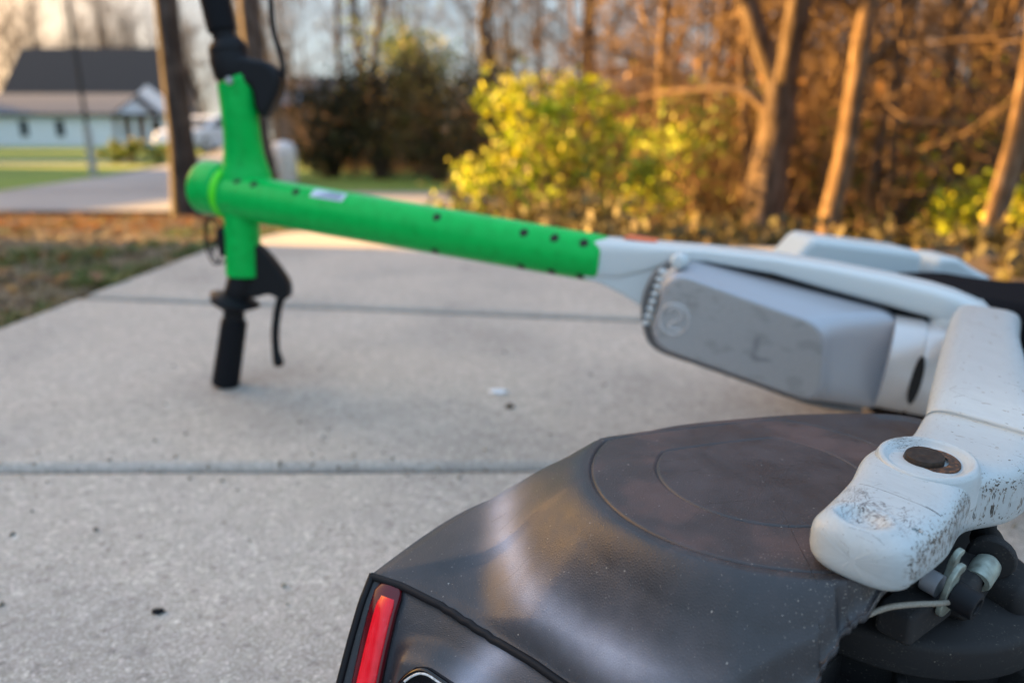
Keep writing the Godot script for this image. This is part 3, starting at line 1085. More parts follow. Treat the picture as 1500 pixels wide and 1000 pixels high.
	sput(g, "cable_boot", M.dirty, root)

func make_scooter() -> void:
	var root := thing("electric_scooter", "green and white electric scooter lying on its side across the concrete path", "scooter", base_at)
	make_fender(root)
	make_arm(root)
	make_wheel(root)
	# frame of the steering column: from the corner K to the head
	var K := Vector3(0.3795, 0.1625, -0.5846)
	var e1 := Vector3(-0.9197, 0.1029, -0.3790).normalized()
	var e2 := Vector3(0.0951, 0.9947, 0.0392)
	e2 = (e2 - e1 * e2.dot(e1)).normalized()
	var e3 := e2.cross(e1).normalized()
	var P := func(s: float, h: float, n: float) -> Vector3: return K + e1 * s + e2 * h + e3 * n
	# white column with the bay for the battery
	var g := Geo.new()
	var rows := []
	for k in [[0.334, 0.0082, -0.0290, 0.016], [0.328, 0.0092, -0.0302, 0.019], [0.313, 0.0104, -0.0300, 0.020], [0.295, 0.0120, -0.0270, 0.020], [0.272, 0.0134, -0.0160, 0.020], [0.250, 0.0150, -0.0030, 0.020], [0.2208, 0.0170, 0.0045, 0.020], [0.1625, 0.0197, 0.0035, 0.020], [0.124, 0.0197, -0.0015, 0.020], [0.075, 0.0180, -0.0070, 0.020], [0.040, 0.0152, -0.0105, 0.021], [0.022, 0.0124, -0.0160, 0.022], [0.004, 0.0075, -0.0290, 0.023], [-0.010, 0.000, -0.0420, 0.023], [-0.018, -0.010, -0.040, 0.018]]:
		var ring := PackedVector3Array()
		for i in 40:
			var a := TAU * i / 40.0
			var x := signf(cos(a)) * pow(absf(cos(a)), 0.5)
			var y := signf(sin(a)) * pow(absf(sin(a)), 0.5)
			ring.append(P.call(k[0], lerpf(k[2], k[1], 0.5 + 0.5 * y), -0.002 + x * k[3] * 1.05))
		rows.append(ring)
	g.loft(rows)
	g.slab(PackedVector2Array([Vector2(0.330, -0.006), Vector2(0.290, 0.002), Vector2(0.258, 0.003), Vector2(0.2615, -0.012), Vector2(0.2620, -0.030), Vector2(0.2570, -0.052), Vector2(0.2460, -0.0760), Vector2(0.2515, -0.0815), Vector2(0.2635, -0.0650), Vector2(0.2720, -0.0455), Vector2(0.2920, -0.0370), Vector2(0.3130, -0.0315), Vector2(0.3300, -0.0290)]), K, e1, e2, e3, -0.018, 0.0165, 0.0025)
	var column := sput(g, "column_frame", M.white, root)
	g = Geo.new()
	g.box(P.call(0.012, -0.012, -0.004), Vector3(0.05, 0.036, 0.05), 0.012, Basis(e1, e2, e3))
	sput(g, "corner_joint", M.white, column)
	# dark lining of the bay
	g = Geo.new()
	g.slab(rounded(PackedVector2Array([Vector2(0.010, -0.012), Vector2(0.240, 0.006), Vector2(0.258, -0.05), Vector2(0.248, -0.078), Vector2(0.09, -0.100), Vector2(0.020, -0.092)]), 0.01), K, e1, e2, e3, -0.027, 0.004, 0.002)
	sput(g, "bay_lining", M.deep, column)
	g = Geo.new()
	g.tube(smooth_line(PackedVector3Array([P.call(0.250, 0.000, 0.018), P.call(0.2605, -0.012, 0.022), P.call(0.2660, -0.034, 0.025), P.call(0.2620, -0.058, 0.026), P.call(0.2490, -0.0765, 0.026), P.call(0.2100, -0.0830, 0.026), P.call(0.1637, -0.0895, 0.026), P.call(0.1100, -0.0975, 0.025), P.call(0.070, -0.0985, 0.016)])), PackedFloat32Array([0.0036]), 12)
	sput(g, "bay_rim", M.rim_grey, column)
	# battery
	g = Geo.new()
	var back := PackedVector2Array([Vector2(0.2430, 0.0065), Vector2(0.0567, -0.0112), Vector2(0.0501, -0.0955), Vector2(0.2525, -0.0805)])
	var front := PackedVector2Array([Vector2(0.2475, 0.0022), Vector2(0.1095, -0.0215), Vector2(0.1015, -0.0912), Vector2(0.2535, -0.0692)])
	rows = []
	for k in [[-0.018, 0.0, 0.0], [0.012, 0.0, 0.0], [0.019, 0.02, 0.0], [0.022, 0.06, 0.0], [0.040, 0.70, 0.0], [0.047, 0.90, 0.0002], [0.0508, 0.98, 0.0007], [0.0532, 1.0, 0.0016], [0.0546, 1.0, 0.0029], [0.055, 1.0, 0.0045]]:
		var ring := PackedVector3Array()
		var a := rounded(back, 0.020, 8)
		var b := rounded(front, 0.022, 8)
		var m := Vector2(0.178, -0.045)
		for i in a.size():
			var q := a[i].lerp(b[i], k[1])
			q = q.move_toward(m, k[2])
			ring.append(P.call(q.x, q.y, k[0]))
		rows.append(ring)
	g.loft(rows)
	var battery := sput(g, "battery_pack", M.steel, root)
	g = Geo.new()
	var face := PackedVector2Array()
	for q in rounded(front, 0.022, 8):
		face.append(q.move_toward(Vector2(0.178, -0.045), 0.0055))
	g.slab(face, K, e1, e2, e3, 0.0545, 0.0562, 0.0007)
	for i in g.v.size():
		var d := g.v[i] - K
		g.uv[i] = Vector2(1.0 - (d.dot(e1) - 0.095) / 0.165, 1.0 - (d.dot(e2) + 0.096) / 0.104)
	sput(g, "face_plate", M.battery_face, battery)
	# emblem: a ring with a curled mark in it
	g = Geo.new()
	var lc := Vector2(0.2333, -0.0407)
	var circ := PackedVector3Array()
	for k in 41:
		circ.append(P.call(lc.x + 0.0125 * cos(TAU * k / 40.0), lc.y + 0.0135 * sin(TAU * k / 40.0), 0.0563))
	g.tube(circ, PackedFloat32Array([0.0009]), 8, false)
	g.tube(smooth_line(PackedVector3Array([P.call(lc.x + 0.006, lc.y + 0.004, 0.0563), P.call(lc.x + 0.002, lc.y + 0.0105, 0.0563), P.call(lc.x - 0.005, lc.y + 0.008, 0.0563), P.call(lc.x - 0.005, lc.y + 0.001, 0.0563), P.call(lc.x + 0.001, lc.y - 0.003, 0.0563), P.call(lc.x + 0.004, lc.y - 0.008, 0.0563), P.call(lc.x - 0.007, lc.y - 0.0085, 0.0563)])), PackedFloat32Array([0.0009]), 8)
	sput(g, "emblem", M.silver, battery)
	g = Geo.new()
	for k in 8:
		var t := k / 7.0
		g.box(P.call(lerpf(0.2520, 0.2590, t), lerpf(-0.004, -0.052, t), 0.042), Vector3(0.0065, 0.0030, 0.010), 0.0010, Basis(e1, e2, e3))
	sput(g, "contact_ribs", M.white, battery)
	g = Geo.new()
	g.box(P.call(0.2400, 0.0065, 0.036), Vector3(0.014, 0.013, 0.018), 0.004, Basis(e1, e2, e3))
	sput(g, "latch_tab", M.white, battery)
	# round end cap with its finger slot
	g = Geo.new()
	rows = []
	for k in [[0.062, 1.0], [0.040, 1.0], [0.0385, 0.965], [0.037, 0.965], [0.0355, 1.0], [0.020, 0.98], [0.015, 0.94], [0.011, 0.84]]:
		var ring := PackedVector3Array()
		for q in ellipse(Vector2(-0.0530, 0.012), 0.040 * k[1], 0.032 * k[1], 36):
			ring.append(P.call(k[0], q.x, q.y))
		rows.append(ring)
	g.loft(rows)
	var cap := sput(g, "battery_end_cap", M.silver, root)
	g = Geo.new()
	g.slab(ellipse(Vector2(0.0395, -0.056), 0.0042, 0.0205, 24), K, e1, e2, e3, 0.040, 0.0447, 0.0012)
	sput(g, "finger_slot", M.deep, cap)
	# green tube
	g = Geo.new()
	var ts := [0.316, 0.318, 0.3205, 0.40, 0.50, 0.60, 0.70, 0.778]
	var tr := [0.0212, 0.0222, 0.0226, 0.0234, 0.0242, 0.0250, 0.0257, 0.0262]
	var pts := PackedVector3Array()
	for s in ts:
		pts.append(P.call(s, -0.0105, 0.0))
	g.tube(pts, PackedFloat32Array(tr), 48)
	var tube := sput(g, "steering_tube", M.green, root)
	for q in [[0.7418, 0.3], [0.7181, 0.28], [0.6612, 0.25], [0.4883, 0.16], [0.3937, 0.12], [0.3623, 0.12], [0.3331, 0.12]]:
		for low in 2:
			if low == 1 and q[0] > 0.6:
				continue
			g = Geo.new()
			var a: float = q[1] + (0.62 if low == 0 else -0.98)
			var r := lerpf(0.0225, 0.0262, (q[0] - 0.32) / 0.458)
			var d: Vector3 = e2 * sin(a) + e3 * cos(a)
			g.lathe(P.call(q[0], -0.0105, 0.0), d, PackedVector2Array([Vector2(0.0, r - 0.003), Vector2(0.0044, r - 0.003), Vector2(0.0046, r + 0.0002), Vector2(0.0038, r + 0.0005), Vector2(0.0, r + 0.0002)]), 18)
			sput(g, "hole", M.hole, tube)
	# paper label that follows the tube, with lines of print
	g = Geo.new()
	rows = []
	for k in 9:
		var a := lerpf(0.72, 1.22, k / 8.0)
		var row := PackedVector3Array()
		for s in [0.600, 0.614, 0.628, 0.641]:
			row.append(P.call(s, -0.0105 + 0.0259 * sin(a), 0.0259 * cos(a)))
		rows.append(row)
	g.towards(g.quad_rows(rows, false), e2 + e3)
	var paper := sput(g, "paper_label", M.label, tube)
	g = Geo.new()
	for k in 4:
		var a := lerpf(0.82, 1.12, k / 3.0)
		var line := PackedVector3Array()
		for s in [0.604, 0.618, 0.634 - 0.004 * k]:
			line.append(P.call(s, -0.0105 + 0.0260 * sin(a), 0.0260 * cos(a)))
		g.tube(line, PackedFloat32Array([0.0006]), 5)
	sput(g, "printed_line", M.ink, tube)
	# orange scrap of tape on top of the column
	g = Geo.new()
	g.box(P.call(0.284, 0.0135, -0.004), Vector3(0.03, 0.0025, 0.02), 0.001, Basis(e1, e2, e3))
	sput(g, "orange_tape", plain(lin(0.75, 0.18, 0.07), 0.6), column)
	# head and bright ring
	g = Geo.new()
	g.lathe(P.call(0.0, -0.006, 0.0), e1, PackedVector2Array([Vector2(0.0, 0.770), Vector2(0.0265, 0.770), Vector2(0.030, 0.7725), Vector2(0.0310, 0.776), Vector2(0.0312, 0.7985), Vector2(0.0300, 0.803), Vector2(0.0265, 0.8065), Vector2(0.018, 0.809), Vector2(0.0, 0.810)]), 48)
	var head := sput(g, "steering_head", M.green, root)
	g = Geo.new()
	g.lathe(P.call(0.0, -0.008, 0.0), e1, PackedVector2Array([Vector2(0.0255, 0.7640), Vector2(0.0285, 0.7645), Vector2(0.0300, 0.7665), Vector2(0.0300, 0.7690), Vector2(0.0290, 0.7715), Vector2(0.0255, 0.7720)]), 48)
	sput(g, "collar_ring", M.lime, head)
	# handlebar necks
	var Z := -0.87
	g = Geo.new()
	g.tube(smooth_line(PackedVector3Array([Vector3(-0.3090, 0.240, Z - 0.012), Vector3(-0.3075, 0.262, Z - 0.010), Vector3(-0.3060, 0.285, Z - 0.006), Vector3(-0.3040, 0.318, Z), Vector3(-0.3035, 0.350, Z), Vector3(-0.3050, 0.3575, Z)]), 5), PackedFloat32Array([0.033, 0.032, 0.031, 0.0295, 0.028, 0.0265, 0.0250, 0.0238, 0.0228, 0.0218, 0.0212, 0.0208, 0.0204, 0.0202, 0.0202, 0.0203, 0.0205, 0.0208, 0.0212, 0.0216, 0.0221, 0.0224, 0.0226, 0.0226, 0.0223, 0.0215]), 32)
	sput(g, "handlebar_neck", M.green, root)
	g = Geo.new()
	g.tube(smooth_line(PackedVector3Array([Vector3(-0.3120, 0.225, Z), Vector3(-0.3135, 0.205, Z), Vector3(-0.3155, 0.170, Z), Vector3(-0.3176, 0.139, Z)]), 5), PackedFloat32Array([0.028, 0.026, 0.024, 0.022, 0.0208, 0.0203, 0.0200, 0.0199, 0.0198, 0.0198, 0.0198, 0.0199, 0.0200, 0.0201, 0.0202, 0.0203]), 32)
	sput(g, "handlebar_neck", M.green, root)
	# the two ends: clamp, flange, grip
	for k in 2:
		var pth := PackedVector3Array()
		if k == 0:
			pth = PackedVector3Array([Vector3(-0.3182, 0.137, Z), Vector3(-0.3278, 0.1162, Z), Vector3(-0.3323, 0.1037, Z), Vector3(-0.3340, 0.0850, Z), Vector3(-0.3537, 0.0010, Z)])
		else:
			pth = PackedVector3Array([Vector3(-0.3050, 0.358, Z), Vector3(-0.3105, 0.378, Z), Vector3(-0.3115, 0.392, Z), Vector3(-0.3150, 0.405, Z), Vector3(-0.3290, 0.500, Z)])
		g = Geo.new()
		g.tube(PackedVector3Array([pth[0], pth[0].lerp(pth[1], 0.3), pth[1], pth[2]]), PackedFloat32Array([0.0135, 0.0165, 0.0150, 0.0140]) if k == 0 else PackedFloat32Array([0.0185, 0.0215, 0.0210, 0.0190]), 24)
		g.tube(PackedVector3Array([pth[1].lerp(pth[2], 0.1), pth[1].lerp(pth[2], 0.55), pth[2], pth[2].lerp(pth[3], 0.4)]), PackedFloat32Array([0.013, 0.0295, 0.0270, 0.0135]) if k == 0 else PackedFloat32Array([0.018, 0.0205, 0.0195, 0.0165]), 24)
		sput(g, "bar_clamp", M.black, root)
		g = Geo.new()
		g.tube(PackedVector3Array([pth[2], pth[3].lerp(pth[4], 0.1)]), PackedFloat32Array([0.0125, 0.0125]), 18)
		sput(g, "bar_core", M.black, root)
		g = Geo.new()
		var line := PackedVector3Array()
		var rad := PackedFloat32Array()
		for i in 41:
			var t := i / 40.0
			line.append(pth[3].lerp(pth[4], t))
			rad.append((0.0150 + 0.0012 * t + (0.0004 if i % 2 == 0 else 0.0)) * (0.80 if i == 0 or i == 40 else 1.0))
		g.tube(line, rad, 28)
		sput(g, "grip", M.rubber, root)
	# brake lever bodies and the lower lever
	g = Geo.new()
	g.slab(smooth_ring(PackedVector2Array([Vector2(-0.3004, 0.1749), Vector2(-0.2869, 0.1652), Vector2(-0.2725, 0.1450), Vector2(-0.2642, 0.1286), Vector2(-0.2655, 0.1121), Vector2(-0.2760, 0.1112), Vector2(-0.2880, 0.1165), Vector2(-0.3055, 0.1125), Vector2(-0.3220, 0.1165), Vector2(-0.3200, 0.1275), Vector2(-0.3055, 0.1400)]), 3), Vector3(0, 0, Z), Vector3.RIGHT, Vector3.UP, Vector3.BACK, -0.012, 0.010, 0.0035)
	var body := sput(g, "brake_lever_body", M.black, root)
	g = Geo.new()
	g.tube(smooth_line(PackedVector3Array([Vector3(-0.2685, 0.128, Z), Vector3(-0.2713, 0.1203, Z), Vector3(-0.2785, 0.1040, Z), Vector3(-0.2831, 0.0869, Z), Vector3(-0.2866, 0.0657, Z), Vector3(-0.2872, 0.0441, Z), Vector3(-0.2850, 0.0260, Z)])), PackedFloat32Array([0.008, 0.0078, 0.0075, 0.007, 0.0066, 0.0062, 0.0058, 0.0056, 0.0054, 0.0052, 0.005, 0.005, 0.005, 0.0048, 0.0048, 0.0048, 0.0048, 0.0048, 0.0048, 0.0048, 0.0048, 0.0048, 0.0048, 0.0048, 0.0048, 0.0048, 0.0048, 0.0048, 0.0048, 0.0048, 0.005, 0.0054, 0.006, 0.0064, 0.0066, 0.0062, 0.005]), 14)
	sput(g, "brake_lever", M.black, body)
	g = Geo.new()
	g.slab(smooth_ring(PackedVector2Array([Vector2(-0.3150, 0.3655), Vector2(-0.2990, 0.3800), Vector2(-0.2780, 0.3770), Vector2(-0.2639, 0.3740), Vector2(-0.2531, 0.3605), Vector2(-0.2561, 0.3419), Vector2(-0.2719, 0.3172), Vector2(-0.2818, 0.3260), Vector2(-0.2858, 0.3491), Vector2(-0.3082, 0.3520)]), 4), Vector3(0, 0, Z), Vector3.RIGHT, Vector3.UP, Vector3.BACK, -0.014, 0.018, 0.006)
	body = sput(g, "throttle_body", M.black, root)
	g = Geo.new()
	g.lathe(Vector3(-0.3065, 0.357, Z), Vector3(0.1, -0.1, 1), PackedVector2Array([Vector2(0.0, 0.027), Vector2(0.0035, 0.0265), Vector2(0.0042, 0.025), Vector2(0.0042, 0.01)]), 16)
	sput(g, "screw", M.steel, body)
	g = Geo.new()
	g.tube(smooth_line(PackedVector3Array([Vector3(-0.2640, 0.520, Z), Vector3(-0.2600, 0.452, Z), Vector3(-0.2595, 0.410, Z), Vector3(-0.2545, 0.385, Z), Vector3(-0.2520, 0.366, Z), Vector3(-0.2600, 0.350, Z)])), PackedFloat32Array([0.0032]), 12)
	sput(g, "control_cable", M.black, root)
	# bell with its loop of wire below the head
	g = Geo.new()
	g.box(Vector3(-0.3335, 0.179, Z), Vector3(0.016, 0.034, 0.022), 0.004)
	var bell := sput(g, "bell_mount", M.black, root)
	g = Geo.new()
	for k in 2:
		var loop := PackedVector3Array()
		for i in 25:
			var a := TAU * i / 24.0
			loop.append(Vector3(-0.3450 - k * 0.004 + 0.0105 * cos(a), 0.1790 + 0.0275 * sin(a), Z + 0.006 * sin(a + k) + k * 0.004))
		g.tube(loop, PackedFloat32Array([0.0013]), 8, false)
	g.tube(PackedVector3Array([Vector3(-0.335, 0.182, Z), Vector3(-0.352, 0.178, Z)]), PackedFloat32Array([0.0015]), 8)
	g.tube(PackedVector3Array([Vector3(-0.338, 0.200, Z), Vector3(-0.352, 0.162, Z)]), PackedFloat32Array([0.0011]), 8)
	sput(g, "wire_loop", M.black, bell)
	# footboard and brackets beyond the column
	g = Geo.new()
	var deck := smooth_ring(PackedVector2Array([Vector2(0.355, 0.66), Vector2(0.362, 0.735), Vector2(0.400, 0.752), Vector2(0.440, 0.747), Vector2(0.462, 0.715), Vector2(0.51, 0.70), Vector2(0.75, 0.715), Vector2(0.80, 0.62), Vector2(0.78, 0.50), Vector2(0.62, 0.48), Vector2(0.45, 0.555), Vector2(0.40, 0.60)]), 4)
	g.slab(deck, Vector3(0, 0.0, 0), Vector3.RIGHT, Vector3(0, 0, -1), Vector3.UP, 0.03, 0.166, 0.014)
	var board := sput(g, "footboard", M.board, root)
	g = Geo.new()
	g.slab(rounded(PackedVector2Array([Vector2(0.285, 0.10), Vector2(0.300, 0.158), Vector2(0.3272, 0.1915), Vector2(0.4519, 0.1750), Vector2(0.4510, 0.11)]), 0.009), Vector3(0, 0, -0.86), Vector3.RIGHT, Vector3.UP, Vector3.BACK, -0.02, 0.05, 0.008)
	sput(g, "front_bracket", M.white, root)
	g = Geo.new()
	g.slab(rounded(PackedVector2Array([Vector2(0.470, 0.148), Vector2(0.4735, 0.168), Vector2(0.497, 0.1672), Vector2(0.515, 0.155), Vector2(0.540, 0.143), Vector2(0.535, 0.118), Vector2(0.48, 0.118)]), 0.008), Vector3(0, 0, -0.85), Vector3.RIGHT, Vector3.UP, Vector3.BACK, -0.03, 0.03, 0.006)
	sput(g, "front_bracket", M.white, root)
	g = Geo.new()
	g.box(Vector3(0.44, 0.10, -0.80), Vector3(0.24, 0.07, 0.13), 0.02)
	sput(g, "front_joint", M.black, root)
	# front wheel, lying beyond the right of the board
	g = Geo.new()
	var tp := PackedVector2Array()
	for k in 17:
		var a := TAU * k / 16.0
		tp.append(Vector2(0.095 + 0.028 * cos(a), 0.07 + 0.03 * sin(a)))
	g.lathe(Vector3(0.90, 0, -0.66), Vector3.UP, tp, 48)
	g.lathe(Vector3(0.90, 0, -0.66), Vector3.UP, PackedVector2Array([Vector2(0, 0.10), Vector2(0.06, 0.095), Vector2(0.078, 0.08), Vector2(0.078, 0.05), Vector2(0, 0.045)]), 32)
	sput(g, "front_wheel", M.rubber, root)

# ---------------------------------------------------------------- ground
func ground(x: float, d: float) -> float:
	var k := [[-1e4, 0.0], [2.0, 0.0], [2.6, -0.035], [5.0, -0.23], [8.0, -0.28], [12.0, -0.35], [60.0, -0.70], [420.0, -3.0]]
	var y := 0.0
	for i in k.size() - 1:
		if d <= k[i + 1][0]:
			y = remap(d, k[i][0], k[i + 1][0], k[i][1], k[i + 1][1])
			break
	# the wood lies a little lower than the path
	return y - 0.40 * smoothstep(-0.5, 1.2, x) * smoothstep(lerpf(2.75, 1.95, smoothstep(0.15, 0.5, x)), 4.0, d)

func sheet(xs: Array, ds: Array, up: float, wob := 0.0) -> Geo:
	var g := Geo.new()
	var n := noise(0.35, 201)
	var rows := []
	for d in ds:
		var row := PackedVector3Array()
		for x in xs:
			var y := ground(x, d) + up + wob * n.get_noise_2d(x * 3.0, d * 3.0)
			if wob > 0.0 and x > -0.832 and x < (0.96 if d < 1.95 else 0.25 - (d - 1.95) * 0.44) and d < 2.77:
				y = ground(x, d) - 0.075
			row.append(Vector3(x, y, -d))
		rows.append(row)
	g.towards(g.quad_rows(rows, false), Vector3.UP)
	return g

func strip(left: PackedVector2Array, right: PackedVector2Array, up: float, cols := 6, per := 4) -> Geo:
	# a sheet between two lines of (x, distance) points
	var g := Geo.new()
	var rows := []
	for i in left.size() - 1:
		for k in per + (1 if i == left.size() - 2 else 0):
			var t := float(k) / per
			var a := left[i].lerp(left[i + 1], t)
			var b := right[i].lerp(right[i + 1], t)
			var row := PackedVector3Array()
			for c in cols + 1:
				var q := a.lerp(b, float(c) / cols)
				row.append(Vector3(q.x, ground(q.x, q.y) + up, -q.y))
			rows.append(row)
	g.towards(g.quad_rows(rows, false), Vector3.UP)
	return g

func make_ground() -> void:
	var xs := []
	var ds := []
	for x in [-420, -200, -100, -60, -40, -28, -20, -15, -12, -10, -8]: xs.append(float(x))
	for i in 51: xs.append(-7.0 + i * 0.12)
	xs.append(-0.838)
	for i in 15: xs.append(-0.828 + i * 0.125)
	xs.append(0.964)
	for i in 60: xs.append(1.05 + i * 0.14)
	for x in [10, 12, 15, 20, 30, 45, 70, 110, 200, 420]: xs.append(float(x))
	for d in [-60, -30, -15, -8, -5, -3, -2, -1, -0.5]: ds.append(float(d))
	for i in 58: ds.append(i * 0.1 + (0.03 if i == 28 else 0.0))
	for i in 40: ds.append(6.0 + i * 0.2)
	for d in [15, 17, 20, 24, 30, 38, 48, 60, 80, 110, 160, 250, 420]: ds.append(float(d))
	structure(put(sheet(xs, ds, -0.012, 0.02), "ground", M.soil))
	# road: it passes in front and turns away between the lawns
	structure(put(strip(PackedVector2Array([Vector2(-40, 5.05), Vector2(-40, 7.2)]), PackedVector2Array([Vector2(-0.3, 5.05), Vector2(0.0, 7.2)]), 0.030, 60, 6), "road", M.asphalt))
	structure(put(strip(PackedVector2Array([Vector2(-4.9, 7.15), Vector2(-6.2, 12), Vector2(-7.3, 16), Vector2(-11.0, 28), Vector2(-18.0, 45)]), PackedVector2Array([Vector2(-2.6, 7.15), Vector2(-3.7, 12), Vector2(-4.8, 16), Vector2(-8.0, 28), Vector2(-14.0, 45)]), 0.034, 8, 8), "road", M.asphalt))
	structure(put(strip(PackedVector2Array([Vector2(-60, 7.3), Vector2(-60, 12), Vector2(-60, 28), Vector2(-70, 62)]), PackedVector2Array([Vector2(-5.0, 7.3), Vector2(-6.3, 12), Vector2(-11.1, 28), Vector2(-22.0, 62)]), 0.026, 16, 8), "lawn", M.lawn))
	structure(put(strip(PackedVector2Array([Vector2(-2.5, 7.3), Vector2(-3.6, 12), Vector2(-7.9, 28), Vector2(-12.0, 40)]), PackedVector2Array([Vector2(0.4, 7.3), Vector2(0.4, 12), Vector2(0.0, 28), Vector2(0.0, 40)]), 0.026, 10, 8), "lawn", M.lawn))
	structure(put(strip(PackedVector2Array([Vector2(-40, 17.0), Vector2(-40, 18.6)]), PackedVector2Array([Vector2(-8.6, 17.6), Vector2(-8.9, 18.8)]), 0.038, 14, 2), "path", M.path))

func make_sidewalk() -> void:
	# slabs with tooled edges; the joints run a little askew
	var root := Node3D.new()
	root.name = "sidewalk"
	add_child(root)
	structure(root)
	var xl := -0.825
	var xr := 0.95
	var joints := [[-1.45, -1.43], [-0.75, -0.74], [-0.06, -0.05], [0.632, 0.648], [1.396, 1.085], [2.07, 1.92], [2.75, 2.72]]
	for i in joints.size() - 1:
		var a: Array = joints[i]
		var b: Array = joints[i + 1]
		var gap := 0.0055
		var gap_far := 0.016 if i == 3 else 0.0055
		var gap_near := 0.016 if i == 4 else 0.0055
		var g := Geo.new()
		var xr0 := 0.25 if i == 6 else xr
		var xr1 := -0.10 if i == 6 else xr
		var n := 8
		var rows := []
		# outline walked as rings: foot, below the edge, rounded edge, top
		var ring := []
		for k in n: ring.append([float(k) / n, 0.0])
		for k in n: ring.append([1.0, float(k) / n])
		for k in n: ring.append([1.0 - float(k) / n, 1.0])
		for k in n: ring.append([0.0, 1.0 - float(k) / n])
		rng.seed = 300 + i
		for s in [[0.0, -0.07], [0.0, -0.009], [0.0012, -0.0045], [0.0040, -0.0014], [0.0085, 0.0]]:
			var row := PackedVector3Array()
			for q in ring:
				var x := lerpf(xl, lerpf(xr0, xr1, q[1]), q[0])
				var d0: float = lerpf(a[0], a[1], q[0]) + gap_near + s[0]
				var d1: float = lerpf(b[0], b[1], q[0]) - gap_far - s[0]
				var d := lerpf(d0, d1, q[1])
				x = clampf(x, xl + s[0], lerpf(xr0, xr1, q[1]) - s[0])
				row.append(Vector3(x, ground(minf(x, 0.6), d) + s[1] + rng.randf_range(-0.0004, 0.0004), -d))
			rows.append(row)
		var st := g.quad_rows(rows, true)
		g.outward(st)
		# top as a fine grid
		var top := []
		for r in n + 1:
			var row := PackedVector3Array()
			for c in n + 1:
				var fx := float(c) / n
				var fd := float(r) / n
				var side := lerpf(xr0, xr1, fd)
				var x := clampf(lerpf(xl, side, fx), xl + 0.0085, side - 0.0085)
				var d := lerpf(lerpf(a[0], a[1], fx) + gap_near + 0.0085, lerpf(b[0], b[1], fx) - gap_far - 0.0085, fd)
				row.append(Vector3(x, ground(minf(x, 0.6), d), -d))
			top.append(row)
		g.towards(g.quad_rows(top, false), Vector3.UP)
		put(g, "slab", M.concrete, root)

# ---------------------------------------------------------------- plants
func leaf_mesh(mat: Material, w := 0.5, bend := 0.18) -> ArrayMesh:
	var g := Geo.new()
	var st := g.idx.size()
	g.v.append_array([Vector3(0, 0, 0), Vector3(w, bend, 0.45), Vector3(0, 0.04, 1.0), Vector3(-w, bend, 0.45), Vector3(0, -0.02, 0.5)])
	for i in 5:
		g.uv.append(Vector2.ZERO)
	g.idx.append_array([0, 4, 1, 1, 4, 2, 2, 4, 3, 3, 4, 0])
	g.towards(st, Vector3.UP)
	return g.mesh(mat)

func scatter(mesh: Mesh, places: Array, tints: Array, called: String, parent: Node) -> MultiMeshInstance3D:
	var mm := MultiMesh.new()
	mm.transform_format = MultiMesh.TRANSFORM_3D
	mm.use_colors = true
	mm.mesh = mesh
	mm.instance_count = places.size()
	for i in places.size():
		mm.set_instance_transform(i, places[i])
		mm.set_instance_color(i, tints[i])
	var o := MultiMeshInstance3D.new()
	o.multimesh = mm
	hang(o, called, parent)
	o.set_meta("kind", "stuff")
	return o

func any_turn(s: float) -> Basis:
	return (Basis(Vector3.UP, rng.randf() * TAU) * Basis(Vector3.RIGHT, rng.randf_range(-1.4, 1.4)) * Basis(Vector3.BACK, rng.randf() * TAU)).scaled(Vector3.ONE * s)

func tint() -> Color:
	var b := rng.randf_range(0.55, 1.5)
	return Color(b * rng.randf_range(0.85, 1.15), b, b * rng.randf_range(0.7, 1.2))

func bush(called: String, label: String, category: String, group: String, x: float, d: float, size: Vector3, n: int, mat: Material, leaf: float, stem: Material, seed_: int, clumps := 26, open := 0.5) -> Node3D:
	rng.seed = seed_
	var root := thing(called, label, category, Vector3(x, ground(x, d), -d), 0.0, group)
	var g := Geo.new()
	var places := []
	var tints := []
	for c in clumps:
		# every clump sits at the end of a stem of its own
		var a := rng.randf() * TAU
		var r := sqrt(rng.randf())
		var h := rng.randf_range(0.18, 1.0)
		var tip := Vector3(cos(a) * r * size.x * 0.5 * (1.15 - 0.45 * h), h * size.y, sin(a) * r * size.z * 0.5 * (1.15 - 0.45 * h))
		var mid := Vector3(tip.x * 0.4 + rng.randf_range(-0.05, 0.05), tip.y * 0.6, tip.z * 0.4 + rng.randf_range(-0.05, 0.05))
		g.tube(smooth_line(PackedVector3Array([Vector3(tip.x * 0.12, -0.03, tip.z * 0.12), mid, tip]), 4), PackedFloat32Array([0.012, 0.011, 0.010, 0.009, 0.008, 0.007, 0.006, 0.005, 0.004]), 5, false)
		var cr := size.y * rng.randf_range(0.09, 0.20) * (0.7 + open)
		var shade := rng.randf_range(0.6, 1.35)
		var warm := rng.randf_range(0.8, 1.15)
		for k in n / clumps:
			var q := Vector3(rng.randfn(), rng.randfn() * 0.8, rng.randfn()) * cr * 0.75
			places.append(Transform3D(any_turn(leaf * rng.randf_range(0.6, 1.3)), tip + q))
			var t := tint()
			tints.append(Color(t.r * shade * warm, t.g * shade, t.b * shade))
	put(g, "stems", stem, root)
	scatter(leaf_mesh(mat), places, tints, "foliage", root)
	return root

func wander(p: Vector3, dir: Vector3, length: float, n: int, wob: float, lift: float) -> PackedVector3Array:
	var o := PackedVector3Array([p])
	for i in n:
		dir = (dir + Vector3(rng.randfn(), rng.randfn(), rng.randfn()) * wob + Vector3.UP * lift).normalized()
		p += dir * length / n
		o.append(p)
	return o

func taper(n: int, r0: float, r1: float) -> PackedFloat32Array:
	var o := PackedFloat32Array()
	for i in n + 1:
		o.append(lerpf(r0, r1, float(i) / n))
	return o

